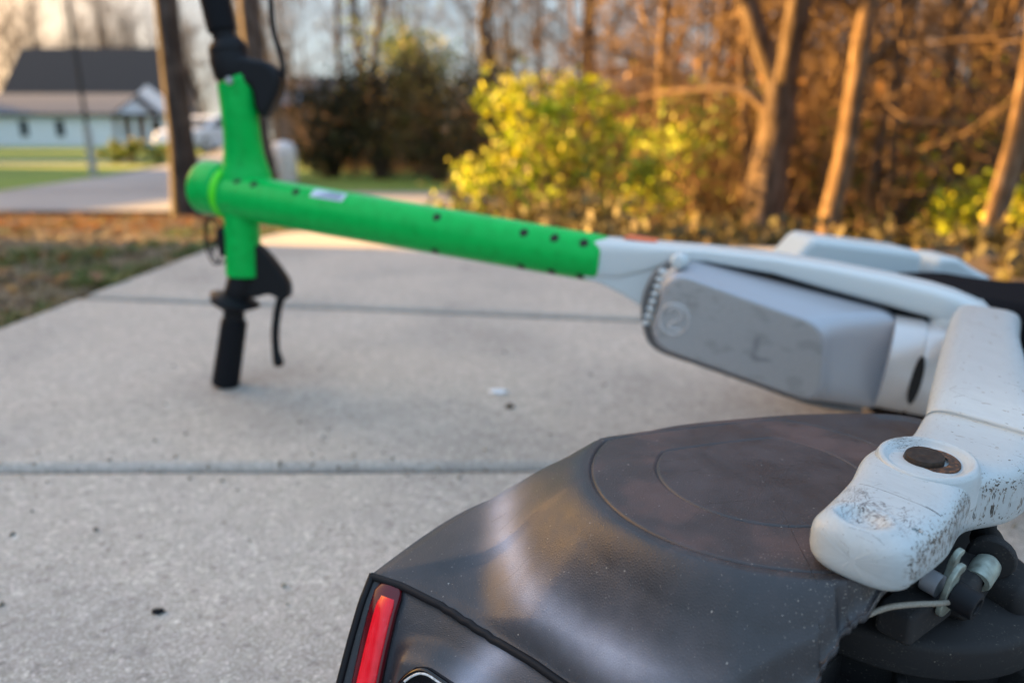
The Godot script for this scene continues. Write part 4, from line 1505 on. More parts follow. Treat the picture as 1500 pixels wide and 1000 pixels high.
func tree_meshes(seed_: int, h: float, r: float, lean: Vector3, limbs: int, low: float, twigs: int, bark: Material, fine: Material, reach := 0.28, fork := 0.0, bend := 1.0) -> Array:
	rng.seed = seed_
	var trunk := Geo.new()
	var limb := Geo.new()
	var twig := Geo.new()
	var n := 16
	var pts := PackedVector3Array()
	var rad := PackedFloat32Array()
	var wob := Vector3.ZERO
	var top := h if fork == 0.0 else fork
	for i in n + 1:
		var t := float(i) / n
		var y := t * top
		wob += Vector3(rng.randfn(), 0, rng.randfn()) * 0.011 * top * bend * (0.3 if i < 2 else 1.0)
		pts.append(Vector3(lean.x * t * t * 0.6 + lean.x * t * 0.4, y - 0.08, lean.z * t) + wob * 0.6)
		rad.append(r * (1.0 - 0.85 * y / h) * (1.0 + 0.55 * exp(-y / (r * 2.2))))
	trunk.tube(pts, rad, 14)
	var starts := []
	if fork > 0.0:
		for k in 4:
			var a := TAU * k / 4.0 + 0.5 + rng.randf_range(-0.3, 0.3)
			var dir := Vector3(cos(a) * 0.55, 1.0, sin(a) * 0.4).normalized()
			var path := wander(pts[n] - Vector3(0, 0.1, 0), dir, (h - fork) * rng.randf_range(0.7, 1.0), 12, 0.10, 0.03)
			limb.tube(path, taper(12, r * 0.52, 0.012), 9, false)
			starts.append(path)
	for k in limbs:
		var p: Vector3
		var t := rng.randf_range(low, 0.97)
		if starts.size():
			var path: PackedVector3Array = starts[rng.randi() % 4]
			p = path[1 + rng.randi() % 11]
		else:
			var f := t * n
			p = pts[int(f)].lerp(pts[mini(int(f) + 1, n)], f - int(f))
		var a := rng.randf() * TAU
		var dir := Vector3(cos(a), rng.randf_range(0.1, 1.1), sin(a)).normalized()
		var l := h * reach * rng.randf_range(0.5, 1.2) * (1.15 - 0.6 * t)
		var path := wander(p, dir, l, 7, 0.16, 0.05)
		limb.tube(path, taper(7, clampf(r * 0.34 * (1.1 - t), 0.008, 0.07), 0.004), 6, false)
		for j in twigs:
			var q: Vector3 = path[1 + rng.randi() % 7]
			var d2 := (dir + Vector3(rng.randfn(), rng.randfn() * 0.7 + 0.2, rng.randfn()) * 0.9).normalized()
			var tw := wander(q, d2, l * rng.randf_range(0.2, 0.55), 3, 0.25, 0.06)
			twig.tube(tw, PackedFloat32Array([0.006, 0.005, 0.004, 0.002]), 3, false)
			for s in 2:
				var d3 := (d2 + Vector3(rng.randfn(), rng.randfn(), rng.randfn()) * 0.8).normalized()
				twig.tube(wander(tw[1 + s], d3, l * 0.2, 2, 0.25, 0.04), PackedFloat32Array([0.004, 0.003, 0.0015]), 3, false)
	return [trunk.mesh(bark), limb.mesh(bark) if limb.v.size() else null, twig.mesh(fine) if twig.v.size() else null]

func plant_tree(meshes: Array, called: String, label: String, group: String, x: float, d: float, turn := 0.0, scale_ := Vector3.ONE) -> Node3D:
	var root := thing(called, label, "tree", Vector3(x, ground(x, d) - 0.02, -d), turn, group)
	var names := ["trunk", "limbs", "twigs"]
	for i in 3:
		if meshes[i]:
			var made := part_at(root, names[i], meshes[i], Transform3D(Basis.IDENTITY.scaled(scale_), Vector3.ZERO))
			if i > 0:
				made.set_meta("kind", "stuff")
	return root

func make_verge() -> void:
	rng.seed = 401
	# blades in small tufts
	var g := Geo.new()
	for k in 7:
		var a := rng.randf() * TAU
		var d := Vector3(cos(a), 0, sin(a))
		var s := d.cross(Vector3.UP) * 0.05
		var o := d * rng.randf_range(0.0, 0.25)
		var m := o + d * 0.22 + Vector3(0, 0.6, 0)
		var t := o + d * 0.65 + Vector3(0, rng.randf_range(0.6, 1.0), 0)
		g.flat([o - s, o + s, m + s * 0.7, m - s * 0.7], Vector3.UP + d)
		g.flat([m - s * 0.7, m + s * 0.7, t], Vector3.UP + d)
	var patch := noise(0.55, 403)
	for kind in 2:
		var places := []
		var tints := []
		for i in 15000:
			var d := rng.randf_range(0.5, 5.0)
			var x := -0.835 - pow(rng.randf(), 1.3) * (1.0 + d * 0.75)
			var p := patch.get_noise_2d(x * 2.0, d * 2.0)
			var edge := exp(-(-0.835 - x) / 0.12)
			if kind == 0 and p + edge * 0.5 + rng.randf_range(-0.15, 0.15) < 0.30: continue
			if kind == 1 and rng.randf() < 0.35: continue
			var s := rng.randf_range(0.018, 0.042)
			places.append(Transform3D(Basis(Vector3.UP, rng.randf() * TAU).scaled(Vector3(s * 1.3, s * (0.9 if kind == 0 else 0.55), s * 1.3)), Vector3(x, ground(x, d) - 0.014, -d)))
			tints.append(tint())
		scatter(g.mesh(M.grass_green if kind == 0 else M.grass_dry), places, tints, "grass" if kind == 0 else "dry_grass", null)
		var o := get_child(get_child_count() - 1)
		tag(o, "short green grass growing in patches along the path edge" if kind == 0 else "dry straw coloured grass covering the verge left of the path", "grass", "", "stuff")
	var places := []
	var tints := []
	for i in 12000:
		var d := rng.randf_range(0.6, 7.0) if i % 2 else rng.randf_range(2.2, 5.0)
		var x := -0.84 - rng.randf() * (1.0 + d * 0.8) if i < 5200 else rng.randf_range(0.97 if d < 2.8 else -0.8, 6.0)
		var q := patch.get_noise_2d(x + 40.0, d)
		if i < 5200 and q < 0.0 and rng.randf() < 0.55 and d < 2.6: continue
		places.append(Transform3D(Basis(Vector3.UP, rng.randf() * TAU) * Basis(Vector3.RIGHT, rng.randf_range(-0.5, 0.5)) * Basis.IDENTITY.scaled(Vector3.ONE * rng.randf_range(0.02, 0.055)), Vector3(x, ground(x, d) + rng.randf_range(0.0, 0.015), -d)))
		tints.append(tint())
	scatter(leaf_mesh(M.leaf_dry, 0.32, 0.12), places, tints, "fallen_leaves", null)
	tag(get_child(get_child_count() - 1), "brown fallen leaves lying over the verge and the wood floor", "leaves", "", "stuff")
	# low growth that hides the floor at the edge of the wood
	places = []
	tints = []
	for i in 13000:
		var x := rng.randf_range(-0.45, 4.0)
		var d := rng.randf_range(2.95, 5.4) + maxf(0.0, -x) * 1.5
		if i % 2 == 0:
			x = rng.randf_range(-0.1, 3.2)
			d = rng.randf_range(1.1 if x > 1.02 else 2.0, 3.2)
			if x < 0.30 - (d - 1.95) * 0.42: continue
			if d < 2.12 and x < 0.96: continue
		if patch.get_noise_2d(x * 3.0 + 9.0, d * 3.0) < -0.22: continue
		places.append(Transform3D(any_turn(rng.randf_range(0.022, 0.05)), Vector3(x, ground(x, d) + absf(rng.randfn()) * (0.03 + 0.06 * smoothstep(2.0, 3.0, d) * smoothstep(2.0, 0.6, x)), -d)))
		tints.append(tint())
	scatter(leaf_mesh(M.leaf_cover, 0.4, 0.12), places, tints, "ground_cover", null)
	tag(get_child(get_child_count() - 1), "low olive ground cover under the yellow bush and the first trunks", "ground cover", "", "stuff")
	# grains of grit on the slabs
	places = []
	tints = []
	for i in 420:
		var d := rng.randf_range(0.3, 2.0)
		var x := rng.randf_range(-0.81, 0.9)
		if i % 3 == 0:
			d = [0.640, 1.26, 2.0][i % 3] + rng.randfn() * 0.03
		var s := rng.randf_range(0.0008, 0.0022)
		places.append(Transform3D(any_turn(s), Vector3(x, ground(minf(x, 0.1), d) + s * 0.5, -d)))
		var v := rng.randf_range(0.5, 1.9)
		tints.append(Color(v, v * 0.95, v * 0.86))
	var gr := Geo.new()
	gr.lathe(Vector3.ZERO, Vector3.UP, PackedVector2Array([Vector2(0.0, -0.7), Vector2(0.8, -0.4), Vector2(1.0, 0.2), Vector2(0.5, 0.8), Vector2(0.0, 0.9)]), 6)
	var gm := plain(lin(0.22, 0.20, 0.17), 0.9)
	gm.vertex_color_use_as_albedo = true
	scatter(gr.mesh(gm), places, tints, "grit", null)
	tag(get_child(get_child_count() - 1), "fine grit lying loose on the concrete slabs", "grit", "", "stuff")
	# crumbs on the concrete
	var bits := [["pale_chip", "pale flat chip of paper lying on the middle slab", "litter", Vector3(-0.0164, 0.0005, -0.8456), Vector3(0.012, 0.003, 0.006), M.siding], ["pebble", "small dark pebble below the pale chip on the middle slab", "pebble", Vector3(-0.0023, 0.0005, -0.7947), Vector3(0.005, 0.004, 0.004), M.soil], ["pebble", "dark crumb of bark on the nearest slab left of the tail light", "pebble", Vector3(-0.2300, 0.0005, -0.4191), Vector3(0.0045, 0.002, 0.0028), M.rubber]]
	for b in bits:
		var s := Geo.new()
		s.lathe(Vector3.ZERO, Vector3.UP, PackedVector2Array([Vector2(0.7, -0.2), Vector2(1.0, 0.2), Vector2(0.85, 0.75), Vector2(0.4, 1.0), Vector2(0.0, 1.05)]), 9)
		for i in s.v.size():
			s.v[i] = s.v[i] * b[4] * (1.0 + 0.2 * sin(i * 2.7))
		var o := put(s, b[0], b[5])
		o.position = b[3]
		tag(o, b[1], b[2])

func make_woods() -> void:
	# trees that can be told apart
	plant_tree(tree_meshes(11, 9.0, 0.074, Vector3(0.10, 0, 0), 16, 0.35, 8, M.bark_dark, M.twig, 0.28, 0.0, 0.06), "bare_tree", "straight dark trunk at the roadside left of the green handlebar", "", -1.93, 4.5)
	plant_tree(tree_meshes(12, 11.0, 0.14, Vector3(-0.1, 0, 0), 18, 0.3, 8, M.bark_dim, M.twig, 0.28, 0.0, 0.3), "bare_tree", "broad dim trunk seen just behind the upper handlebar", "", -2.96, 9.0)
	plant_tree(tree_meshes(13, 8.0, 0.128, Vector3(0.0, 0, 0), 34, 0.3, 9, M.bark_grey, M.twig_tan, 0.26, 1.32), "forked_tree", "thick forked tree with one sunlit side behind the battery", "", 1.66, 4.85)
	plant_tree(tree_meshes(14, 7.0, 0.066, Vector3(0.62, 0, 0.2), 16, 0.18, 8, M.bark_tan, M.twig_tan), "bare_tree", "slim leaning orange lit tree right of the forked tree", "", 1.90, 4.5)
	plant_tree(tree_meshes(15, 6.0, 0.047, Vector3(0.5, 0, 0), 12, 0.2, 8, M.bark_tan, M.twig_tan), "bare_tree", "nearest leaning orange trunk at the right edge of the view", "", 2.05, 3.2)
	plant_tree(tree_meshes(16, 6.5, 0.042, Vector3(0.05, 0, 0.1), 14, 0.2, 8, M.bark_tan, M.twig_tan), "bare_tree", "pale thin tree rising out of the yellow bush", "", 1.09, 5.9)
	plant_tree(tree_meshes(17, 10.0, 0.14, Vector3(-0.5, 0, 0), 18, 0.25, 8, M.bark_dark, M.twig), "bare_tree", "dark upright trunk at the upper right in front of open sky", "", 4.7, 8.0)
	plant_tree(tree_meshes(18, 5.0, 0.040, Vector3(-0.15, 0, 0), 14, 0.15, 8, M.bark_tan, M.twig_tan), "bare_tree", "thin brown stem close beside the forked tree", "", 1.66, 5.35)
	plant_tree(tree_meshes(19, 9.5, 0.10, Vector3(0.1, 0, 0), 22, 0.2, 9, M.bark_dark, M.twig), "bare_tree", "dark slender tree standing against the sky above the green tube", "", -0.26, 12.0)
	plant_tree(tree_meshes(20, 9.0, 0.11, Vector3(-0.2, 0, 0), 22, 0.2, 9, M.bark_dark, M.twig), "bare_tree", "dark tree behind the yellow bush with sky on both sides", "", 1.20, 11.0)
	# the bare branch that reaches left from the forked tree
	rng.seed = 55
	var g := Geo.new()
	g.tube(smooth_line(PackedVector3Array([Vector3(0, 0, 0), Vector3(-0.10, 0.10, -0.05), Vector3(-0.22, 0.17, -0.12), Vector3(-0.50, 0.17, -0.32), Vector3(-0.70, 0.15, -0.50), Vector3(-0.98, 0.07, -0.70)])), PackedFloat32Array([0.042, 0.040, 0.038, 0.036, 0.034, 0.033, 0.032, 0.031, 0.030, 0.029, 0.028, 0.027, 0.026, 0.025, 0.025, 0.024, 0.024, 0.023, 0.022, 0.021, 0.020, 0.019, 0.018, 0.017, 0.016, 0.015, 0.014, 0.013, 0.012, 0.011, 0.010]), 9)
	var forked := get_node("forked_tree")
	var br := put(g, "low_branch", M.bark_tan, forked)
	br.position = Vector3(-0.04, 1.03, 0.06)
	# saplings along the edge of the wood
	var protos := []
	for k in 5:
		protos.append(tree_meshes(70 + k, 4.4 + 0.5 * k, 0.016 + 0.005 * k, Vector3(0.5 - 0.28 * k, 0, 0.2), 26, 0.06, 8, M.bark_tan if k != 3 else M.bark_grey, M.twig_tan, 0.2))
	rng.seed = 81
	for i in 66:
		var x := rng.randf_range(0.5, 7.5)
		var d := rng.randf_range(4.6, 10.0)
		d = wood_edge(x) + pow(rng.randf(), 1.5) * 5.0
		if x < 1.0 and d < 6.5:
			d += 1.6
		var s := rng.randf_range(0.75, 1.35)
		plant_tree(protos[i % 5], "sapling", "thin bare sapling in the thicket at the edge of the wood", "saplings at the edge of the wood", x, d, rng.randf() * TAU, Vector3(s, s, s)).set_meta("category", "sapling")
	# the far wood, with all its fine twigs against the sky
	protos = []
	var airy := []
	for k in 4:
		airy.append(tree_meshes(110 + k, 7.0 + k, 0.04 + 0.012 * k, Vector3(0.3 - 0.15 * k, 0, 0.1), 26, 0.22, 9, M.bark_dark, M.twig, 0.26))
	for k in 5:
		protos.append(tree_meshes(90 + k, 7.5 + k, 0.042 + 0.014 * k, Vector3(0.3 - 0.15 * k, 0, 0.1), 40, 0.12, 10, M.bark_grey if k < 3 else M.bark_dark, M.twig, 0.26))
	rng.seed = 83
	for i in 76:
		var d := rng.randf_range(13.0, 30.0)
		var x := rng.randf_range(-0.36, 0.75) * d
		if i % 3 == 0:
			d = rng.randf_range(24.0, 46.0)
			x = rng.randf_range(-0.40, 0.6) * d
		if d < 20.0 and x < -0.20 * d:
			d += 16.0
			x = rng.randf_range(-0.36, -0.05) * d
		var s := rng.randf_range(0.8, 1.3)
		plant_tree(protos[i % 5] if x > 0.1 * d and i % 2 else airy[i % 4], "distant_tree", "slender bare tree standing deep in the far wood", "bare trees of the far wood", x, d, rng.randf() * TAU, Vector3(s, s, s))
	# behind the houses
	for i in 60:
		var d := rng.randf_range(92.0, 125.0)
		var x := rng.randf_range(-0.78, -0.30) * d
		var s := rng.randf_range(1.5, 2.4)
		plant_tree(protos[i % 5], "distant_tree", "tall bare tree behind the houses across the lawn", "bare trees behind the houses", x, d, rng.randf() * TAU, Vector3(s, s, s))

func wood_edge(x: float) -> float:
	return 4.9 + 0.345 * (2.3 - x)

func make_thicket() -> void:
	rng.seed = 91
	var g := Geo.new()
	for k in 16:
		var a := rng.randf() * TAU
		var path := wander(Vector3(rng.randfn() * 0.12, 0, rng.randfn() * 0.12), Vector3(cos(a) * 0.6, 1, sin(a) * 0.6).normalized(), rng.randf_range(0.6, 2.0), 6, 0.2, -0.03)
		g.tube(path, taper(6, 0.008, 0.002), 3, false)
		for j in 4:
			g.tube(wander(path[2 + j], Vector3(rng.randfn(), rng.randfn(), rng.randfn()).normalized(), 0.35, 3, 0.3, 0.02), taper(3, 0.004, 0.0015), 3, false)
	var places := []
	var tints := []
	for i in 1500:
		var x := rng.randf_range(0.6, 8.0)
		var d := wood_edge(x) + 0.4 + pow(rng.randf(), 1.2) * 9.0
		if i % 3 == 0:
			d = rng.randf_range(11.0, 24.0)
			x = rng.randf_range(-0.27, 0.5) * d
		elif x < 1.2 and d < 6.6:
			continue
		var s := rng.randf_range(0.5, 1.1) * (0.8 if d < 7.0 else 1.1)
		places.append(Transform3D(Basis(Vector3.UP, rng.randf() * TAU).scaled(Vector3(s, s, s)), Vector3(x, ground(x, d) - 0.02, -d)))
		tints.append(tint())
	var tw := plain(lin(0.16, 0.10, 0.058), 0.9)
	tw.vertex_color_use_as_albedo = true
	scatter(g.mesh(tw), places, tints, "undergrowth", null)
	tag(get_child(get_child_count() - 1), "tangled brown undergrowth filling the wood between the trunks", "undergrowth", "", "stuff")
	places = []
	tints = []
	for i in 6000:
		var x := rng.randf_range(0.8, 9.0)
		var d := wood_edge(x) + 0.2 + pow(rng.randf(), 1.5) * 9.0
		var y := ground(x, d) + absf(rng.randfn()) * 0.7
		if i % 4 == 0:
			d = rng.randf_range(12.0, 26.0)
			x = rng.randf_range(-0.1, 0.6) * d
			y = ground(x, d) + absf(rng.randfn()) * 0.8
		places.append(Transform3D(any_turn(rng.randf_range(0.04, 0.085)), Vector3(x, y, -d)))
		tints.append(tint())
	scatter(leaf_mesh(M.leaf_dry, 0.35), places, tints, "withered_leaves", null)
	tag(get_child(get_child_count() - 1), "withered tan leaves still hanging in the thicket", "leaves", "", "stuff")

func make_bushes() -> void:
	bush("yellow_bush", "bright yellow green bush lit by the sun behind the green tube", "bush", "", 0.28, 4.4, Vector3(1.20, 0.92, 0.70), 2700, M.leaf_yellow, 0.042, M.twig_tan, 501, 54, 0.0)
	bush("yellow_bush", "loose yellow green sprays left of the forked tree", "bush", "", 1.30, 5.55, Vector3(0.75, 1.15, 0.5), 480, M.leaf_green, 0.042, M.twig_tan, 502, 20, 0.2)
	bush("yellow_bush", "small yellow green bush at the far right edge of the wood", "bush", "", 2.62, 4.2, Vector3(0.6, 0.62, 0.5), 1000, M.leaf_yellow, 0.042, M.twig_tan, 503, 18, 0.3)
	bush("green_shrub", "small green shrub among the trunks right of the forked tree", "bush", "", 2.45, 5.9, Vector3(0.7, 0.9, 0.5), 500, M.leaf_green, 0.045, M.twig_tan, 504, 14, 0.2)
	var loose := [[0.95, 5.2, 0.7, 0.9, "gold green shrub just right of the bright yellow bush"], [2.35, 5.3, 0.7, 1.0, "sparse gold green shrub behind the leaning orange tree"], [3.0, 5.2, 0.8, 1.1, "tall loose gold green shrub deep in the right of the wood"], [1.85, 6.4, 0.8, 1.3, "tall gold green sprays behind the forked tree"], [3.9, 6.0, 0.9, 1.5, "gold green shrub under the dark upright trunk"]]
	for i in loose.size():
		var s: Array = loose[i]
		bush("wood_shrub", s[4], "bush", "gold green shrubs at the edge of the wood", s[0], s[1], Vector3(s[2], s[3], 0.6), 520, M.leaf_yellow if i % 2 == 0 else M.leaf_green, 0.04, M.twig_tan, 530 + i, 18, 0.15)
	# dark evergreens beyond the road
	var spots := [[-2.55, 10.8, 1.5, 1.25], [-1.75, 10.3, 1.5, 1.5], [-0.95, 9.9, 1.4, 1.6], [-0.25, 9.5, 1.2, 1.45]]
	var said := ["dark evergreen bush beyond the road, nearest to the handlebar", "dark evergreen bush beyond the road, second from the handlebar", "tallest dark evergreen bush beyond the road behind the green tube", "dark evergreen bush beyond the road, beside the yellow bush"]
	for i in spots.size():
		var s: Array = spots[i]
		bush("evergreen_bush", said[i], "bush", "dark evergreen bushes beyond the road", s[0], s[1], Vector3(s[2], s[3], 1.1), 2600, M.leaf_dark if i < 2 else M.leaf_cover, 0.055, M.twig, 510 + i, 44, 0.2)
	bush("pale_shrub", "low olive shrub across the road beside the dark trunk", "bush", "", -8.6, 17.5, Vector3(1.6, 0.5, 1.0), 1200, M.leaf_green, 0.07, M.twig, 520, 20, 0.4)
	bush("garden_tree", "rounded olive tree between the two houses", "tree", "", -52.0, 72.0, Vector3(8.0, 5.4, 6.0), 2600, M.leaf_green, 0.5, M.twig, 521, 26, 0.6)
	bush("green_tree", "small green conifer standing in the far wood above the bushes", "tree", "", -3.0, 19.0, Vector3(1.6, 3.0, 1.4), 1500, M.leaf_green, 0.10, M.twig, 522, 30, 0.4)
	bush("green_tree", "second green conifer in the far wood, left of the slender dark tree", "tree", "", -1.9, 17.0, Vector3(1.3, 2.7, 1.2), 1300, M.leaf_green, 0.09, M.twig, 523, 30, 0.4)

# ---------------------------------------------------------------- houses, car, posts
func gable(g: Geo, c: Vector3, size: Vector3, rise: float, over: float) -> void:
	# a roof whose ridge runs along x, with a slab of real thickness on either side
	var hx := size.x / 2.0 + over
	var hz := size.z / 2.0 + over
	var drop := rise * over / (size.z / 2.0)
	for s in [-1.0, 1.0]:
		var a := Vector3(0, rise, 0)
		var b := Vector3(0, -drop, s * hz)
		var nrm := Vector3(0, hz, s * (rise + drop)).normalized() * 0.16
		var q := [a, b, b + nrm, a + nrm]
		var rows := []
		for x in [-hx, hx]:
			var ring := PackedVector3Array()
			for p in q:
				ring.append(c + p + Vector3(x, 0, 0))
			rows.append(ring)
		g.loft(rows)

func make_window(parent: Node, at: Vector3, w: float, h: float) -> void:
	var g := Geo.new()
	for s in [-1.0, 1.0]:
		g.plain_box(at + Vector3(s * (w / 2 + 0.04), 0, 0.03), Vector3(0.09, h + 0.18, 0.07))
		g.plain_box(at + Vector3(0, s * (h / 2 + 0.045), 0.03), Vector3(w - 0.01, 0.09, 0.07))
	var f := put(g, "window", M.siding, parent)
	g = Geo.new()
	g.plain_box(at + Vector3(0, 0, 0.012), Vector3(w, h, 0.02))
	put(g, "pane", M.window, f)

func make_house(called: String, label: String, at: Vector3, size: Vector3, rise: float, wall: Material, roof: Material, windows: Array) -> Node3D:
	var root := thing(called, label, "house", at)
	var g := Geo.new()
	g.plain_box(Vector3(0, size.y / 2.0, 0), size)
	# gable ends
	for s in [-1.0, 1.0]:
		var p := []
		for k in [[-1.0, 0.0], [1.0, 0.0], [0.0, 1.0]]:
			p.append(Vector3(s * size.x / 2.0, size.y + k[1] * rise, k[0] * size.z / 2.0))
		g.flat(p, Vector3(s, 0, 0))
	put(g, "wall", wall, root)
	g = Geo.new()
	gable(g, Vector3(0, size.y, 0), size, rise, 0.45)
	put(g, "roof", roof, root)
	for w in windows:
		make_window(root, Vector3(w[0], w[1], size.z / 2.0), w[2], w[3])
	return root

func make_buildings() -> void:
	var white := make_house("white_house", "long low white house with grey roof across the lawn", Vector3(-41.0, ground(-41, 64) - 0.05, -64.0), Vector3(20.0, 2.55, 8.0), 1.5, M.siding, M.roof_grey, [[3.2, 1.45, 0.7, 1.2], [6.0, 1.45, 0.7, 1.2], [-4.0, 1.45, 0.7, 1.2]])
	var g := Geo.new()
	g.plain_box(Vector3(12.2, 2.45, 1.0), Vector3(4.4, 0.22, 6.2))
	put(g, "porch_roof", M.roof_dark, white)
	for k in 4:
		g = Geo.new()
		g.plain_box(Vector3(10.5 + k * 1.12, 1.17, 3.6), Vector3(0.30, 2.34, 0.30))
		put(g, "porch_post", M.siding, white)
	g = Geo.new()
	g.plain_box(Vector3(12.2, 1.1, -1.4), Vector3(4.0, 2.2, 0.3))
	put(g, "porch_wall", M.brickish, white)
	var tall := make_house("tall_house", "tall dark roofed house rising behind the white house", Vector3(-44.5, ground(-44, 86) - 0.05, -86.0), Vector3(16.0, 5.4, 9.0), 4.6, M.brickish, M.roof_dark, [[-3.0, 4.0, 1.1, 1.3], [1.0, 4.0, 1.1, 1.3]])
	g = Geo.new()
	g.plain_box(Vector3(7.2, 2.2, 4.2), Vector3(4.2, 4.4, 3.0))
	g.flat([Vector3(5.1, 4.4, 5.7), Vector3(9.3, 4.4, 5.7), Vector3(7.2, 6.0, 5.7)], Vector3.BACK)
	put(g, "gabled_bay", M.siding, tall)
	make_window(tall, Vector3(7.2, 3.2, 5.7), 1.1, 1.3)
	make_house("grey_house", "low grey roofed house glimpsed beyond the evergreen bushes", Vector3(-9.5, ground(-9, 48), -48.0), Vector3(9.0, 2.6, 6.0), 1.5, M.brickish, M.roof_grey, [[1.0, 1.4, 0.8, 1.1]])
	# houses added farther left, outside the view, to throw shade over the lawn
	make_house("added_shade_house", "unseen brown house added left of the lawn to shade it", Vector3(-52.0, ground(-52, 33) - 0.05, -33.0), Vector3(10.0, 5.2, 19.0), 2.6, M.brickish, M.roof_dark, [])
	make_house("added_shade_house", "second unseen brown house added left of the white house to shade the lawn", Vector3(-58.0, ground(-58, 56) - 0.05, -56.0), Vector3(10.0, 5.2, 20.0), 2.6, M.brickish, M.roof_dark, [])
	make_house("added_shade_barn", "unseen brown barn added left of the road to block the sun", Vector3(-18.5, ground(-18, 15) - 0.05, -15.2), Vector3(4.0, 3.4, 4.6), 1.2, M.brickish, M.roof_dark, [])  # added out of view to shade the trunk behind the handlebar
	# unseen building and wall added to keep low sun off path and road
	var added_garage := make_house("added_garage", "unseen plain brown building added left of the path to shade it", Vector3(-11.0, ground(-11, 0.0) - 0.05, 0.9), Vector3(6.0, 3.0, 11.1), 1.4, M.brickish, M.roof_dark, [])
	g = Geo.new()
	g.plain_box(Vector3(3.02, 1.1, 1.0), Vector3(0.05, 2.2, 2.8))
	put(g, "door", M.siding, added_garage)
	g = Geo.new()
	g.plain_box(Vector3(0, 1.05, 0), Vector3(0.3, 2.3, 7.5))
	g.plain_box(Vector3(0, 2.25, 0), Vector3(0.42, 0.1, 7.6))
	var wall := put(g, "added_shade_wall", M.brickish)
	wall.position = Vector3(-14.0, ground(-14, 12) - 0.1, -12.6)
	tag(wall, "unseen long brown wall added beside the road to shade it", "wall")

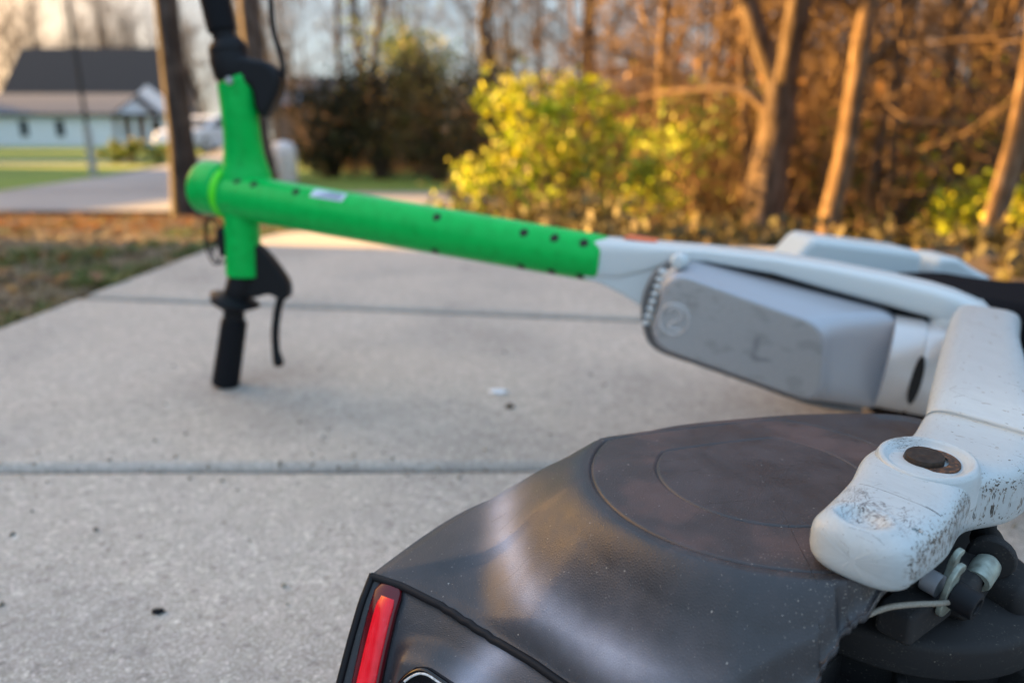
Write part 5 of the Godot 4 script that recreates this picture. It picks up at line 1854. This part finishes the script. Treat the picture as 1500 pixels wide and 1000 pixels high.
func make_street() -> void:
	# pole beside the lawn
	var root := thing("utility_pole", "thin dark pole standing on the lawn in front of the houses", "pole", Vector3(-6.37, ground(-6.37, 11.6), -11.6))
	var g := Geo.new()
	g.tube(PackedVector3Array([Vector3(0, -0.1, 0), Vector3(0, 1.2, 0), Vector3(0, 5.2, 0)]), PackedFloat32Array([0.028, 0.025, 0.022]), 14)
	put(g, "shaft", M.pole, root)
	g = Geo.new()
	g.tube(PackedVector3Array([Vector3(0, -0.1, 0), Vector3(0, 0.75, 0)]), PackedFloat32Array([0.06, 0.055]), 14)
	put(g, "sleeve", M.lightpole, root)
	# white post
	root = thing("white_post", "squat white marker post behind the green handlebar neck", "post", Vector3(-2.83, ground(-2.83, 9.5), -9.5))
	g = Geo.new()
	g.lathe(Vector3.ZERO, Vector3.UP, PackedVector2Array([Vector2(0.12, 0.0), Vector2(0.15, 0.02), Vector2(0.16, 0.3), Vector2(0.155, 0.42), Vector2(0.12, 0.49), Vector2(0.0, 0.52)]), 20)
	put(g, "shell", M.siding, root)
	g = Geo.new()
	g.lathe(Vector3.ZERO, Vector3.UP, PackedVector2Array([Vector2(0.20, -0.02), Vector2(0.20, 0.03), Vector2(0.0, 0.032)]), 20)
	put(g, "base", M.rim_grey, root)
	# parked car, seen from the front
	root = thing("parked_car", "white car parked far down the road behind the dark trunk", "car", Vector3(-12.6, ground(-12.6, 32.0) + 0.03, -32.0), -0.25)
	g = Geo.new()
	var side := smooth_ring(PackedVector2Array([Vector2(2.15, 0.30), Vector2(2.2, 0.62), Vector2(2.0, 0.86), Vector2(1.1, 0.98), Vector2(-1.5, 1.0), Vector2(-2.1, 0.94), Vector2(-2.2, 0.5), Vector2(-2.1, 0.28), Vector2(0.0, 0.22)]), 4)
	g.slab(side, Vector3.ZERO, Vector3.BACK, Vector3.UP, Vector3.RIGHT, -0.88, 0.88, 0.10)
	put(g, "body", M.car, root)
	g = Geo.new()
	var cab := smooth_ring(PackedVector2Array([Vector2(1.0, 0.95), Vector2(0.35, 1.40), Vector2(-0.4, 1.47), Vector2(-1.2, 1.38), Vector2(-1.75, 0.97), Vector2(0.0, 0.93)]), 4)
	g.slab(cab, Vector3.ZERO, Vector3.BACK, Vector3.UP, Vector3.RIGHT, -0.74, 0.74, 0.12)
	put(g, "cabin", M.car, root)
	g = Geo.new()
	g.flat([Vector3(-0.62, 1.02, 1.02), Vector3(0.62, 1.02, 1.02), Vector3(0.56, 1.36, 0.52), Vector3(-0.56, 1.36, 0.52)], Vector3(0, 0.4, 1))
	put(g, "windscreen", M.window, root)
	for s in [-1.0, 1.0]:
		g = Geo.new()
		g.slab(rounded(PackedVector2Array([Vector2(0.75, 1.02), Vector2(0.3, 1.33), Vector2(-1.0, 1.33), Vector2(-1.45, 1.02)]), 0.06), Vector3(s * 0.735, 0, 0), Vector3.BACK, Vector3.UP, Vector3.RIGHT * s, 0.0, 0.012, 0.004)
		put(g, "side_window", M.window, root)
		g = Geo.new()
		g.lathe(Vector3(s * 0.62, 0.68, 2.08), Vector3(0, 0.1, 1), PackedVector2Array([Vector2(0.15, 0.0), Vector2(0.14, 0.10), Vector2(0.0, 0.13)]), 16, 0.6)
		put(g, "headlight", M.silver, root)
		for z in [1.35, -1.4]:
			g = Geo.new()
			g.lathe(Vector3(s * 0.80, 0.31, z), Vector3.RIGHT * s, PackedVector2Array([Vector2(0.0, -0.1), Vector2(0.30, -0.1), Vector2(0.315, -0.05), Vector2(0.315, 0.07), Vector2(0.29, 0.1), Vector2(0.2, 0.1)]), 24)
			var w := put(g, "wheel", M.tyre, root)
			g = Geo.new()
			g.lathe(Vector3(s * 0.80, 0.31, z), Vector3.RIGHT * s, PackedVector2Array([Vector2(0.2, 0.095), Vector2(0.19, 0.103), Vector2(0.0, 0.105)]), 16)
			put(g, "rim", M.silver, w)

# ---------------------------------------------------------------- scene
func _ready() -> void:
	var cam := Camera3D.new()
	cam.name = "camera"
	add_child(cam)
	cam.position = Vector3(0, 0.30, 0)
	cam.rotation_degrees = Vector3(-15.6, 0, 0)
	var lens := CameraAttributesPhysical.new()
	lens.frustum_focal_length = 26.2
	lens.frustum_focus_distance = 0.295
	lens.frustum_near = 0.02
	lens.frustum_far = 900.0
	lens.exposure_aperture = 6.0
	cam.attributes = lens
	cam.fov = 49.23
	cam.near = 0.02
	cam.far = 900.0
	var env := Environment.new()
	env.background_mode = Environment.BG_SKY
	var sky := Sky.new()
	var pm := ProceduralSkyMaterial.new()
	pm.sky_top_color = Color(0.69, 0.825, 0.965)
	pm.sky_horizon_color = Color(0.66, 0.69, 0.66)
	pm.sky_curve = 0.22
	pm.sky_energy_multiplier = 0.51
	pm.ground_bottom_color = Color(0.20, 0.19, 0.17)
	pm.ground_horizon_color = Color(0.62, 0.60, 0.55)
	pm.sun_angle_max = 75.0
	pm.sun_curve = 0.40
	sky.sky_material = pm
	env.sky = sky
	env.tonemap_mode = Environment.TONE_MAPPER_LINEAR
	env.tonemap_exposure = 7.0
	env.sdfgi_enabled = true
	env.ssao_enabled = true
	env.ssil_enabled = true
	var we := WorldEnvironment.new()
	we.name = "environment"
	we.environment = env
	add_child(we)
	var sun := DirectionalLight3D.new()
	sun.name = "sun"
	add_child(sun)
	var elev := deg_to_rad(10.0)
	sun.basis = Basis.looking_at(Vector3(0.945 * cos(elev), -sin(elev), 0.326 * cos(elev)))
	sun.light_energy = 1.6
	sun.light_color = Color(1.0, 0.76, 0.42)
	sun.light_angular_distance = 0.5
	sun.shadow_enabled = true
	materials()
	make_ground()
	make_sidewalk()
	make_buildings()
	make_woods()
	make_thicket()
	make_bushes()
	make_street()
	make_scooter()
	make_verge()
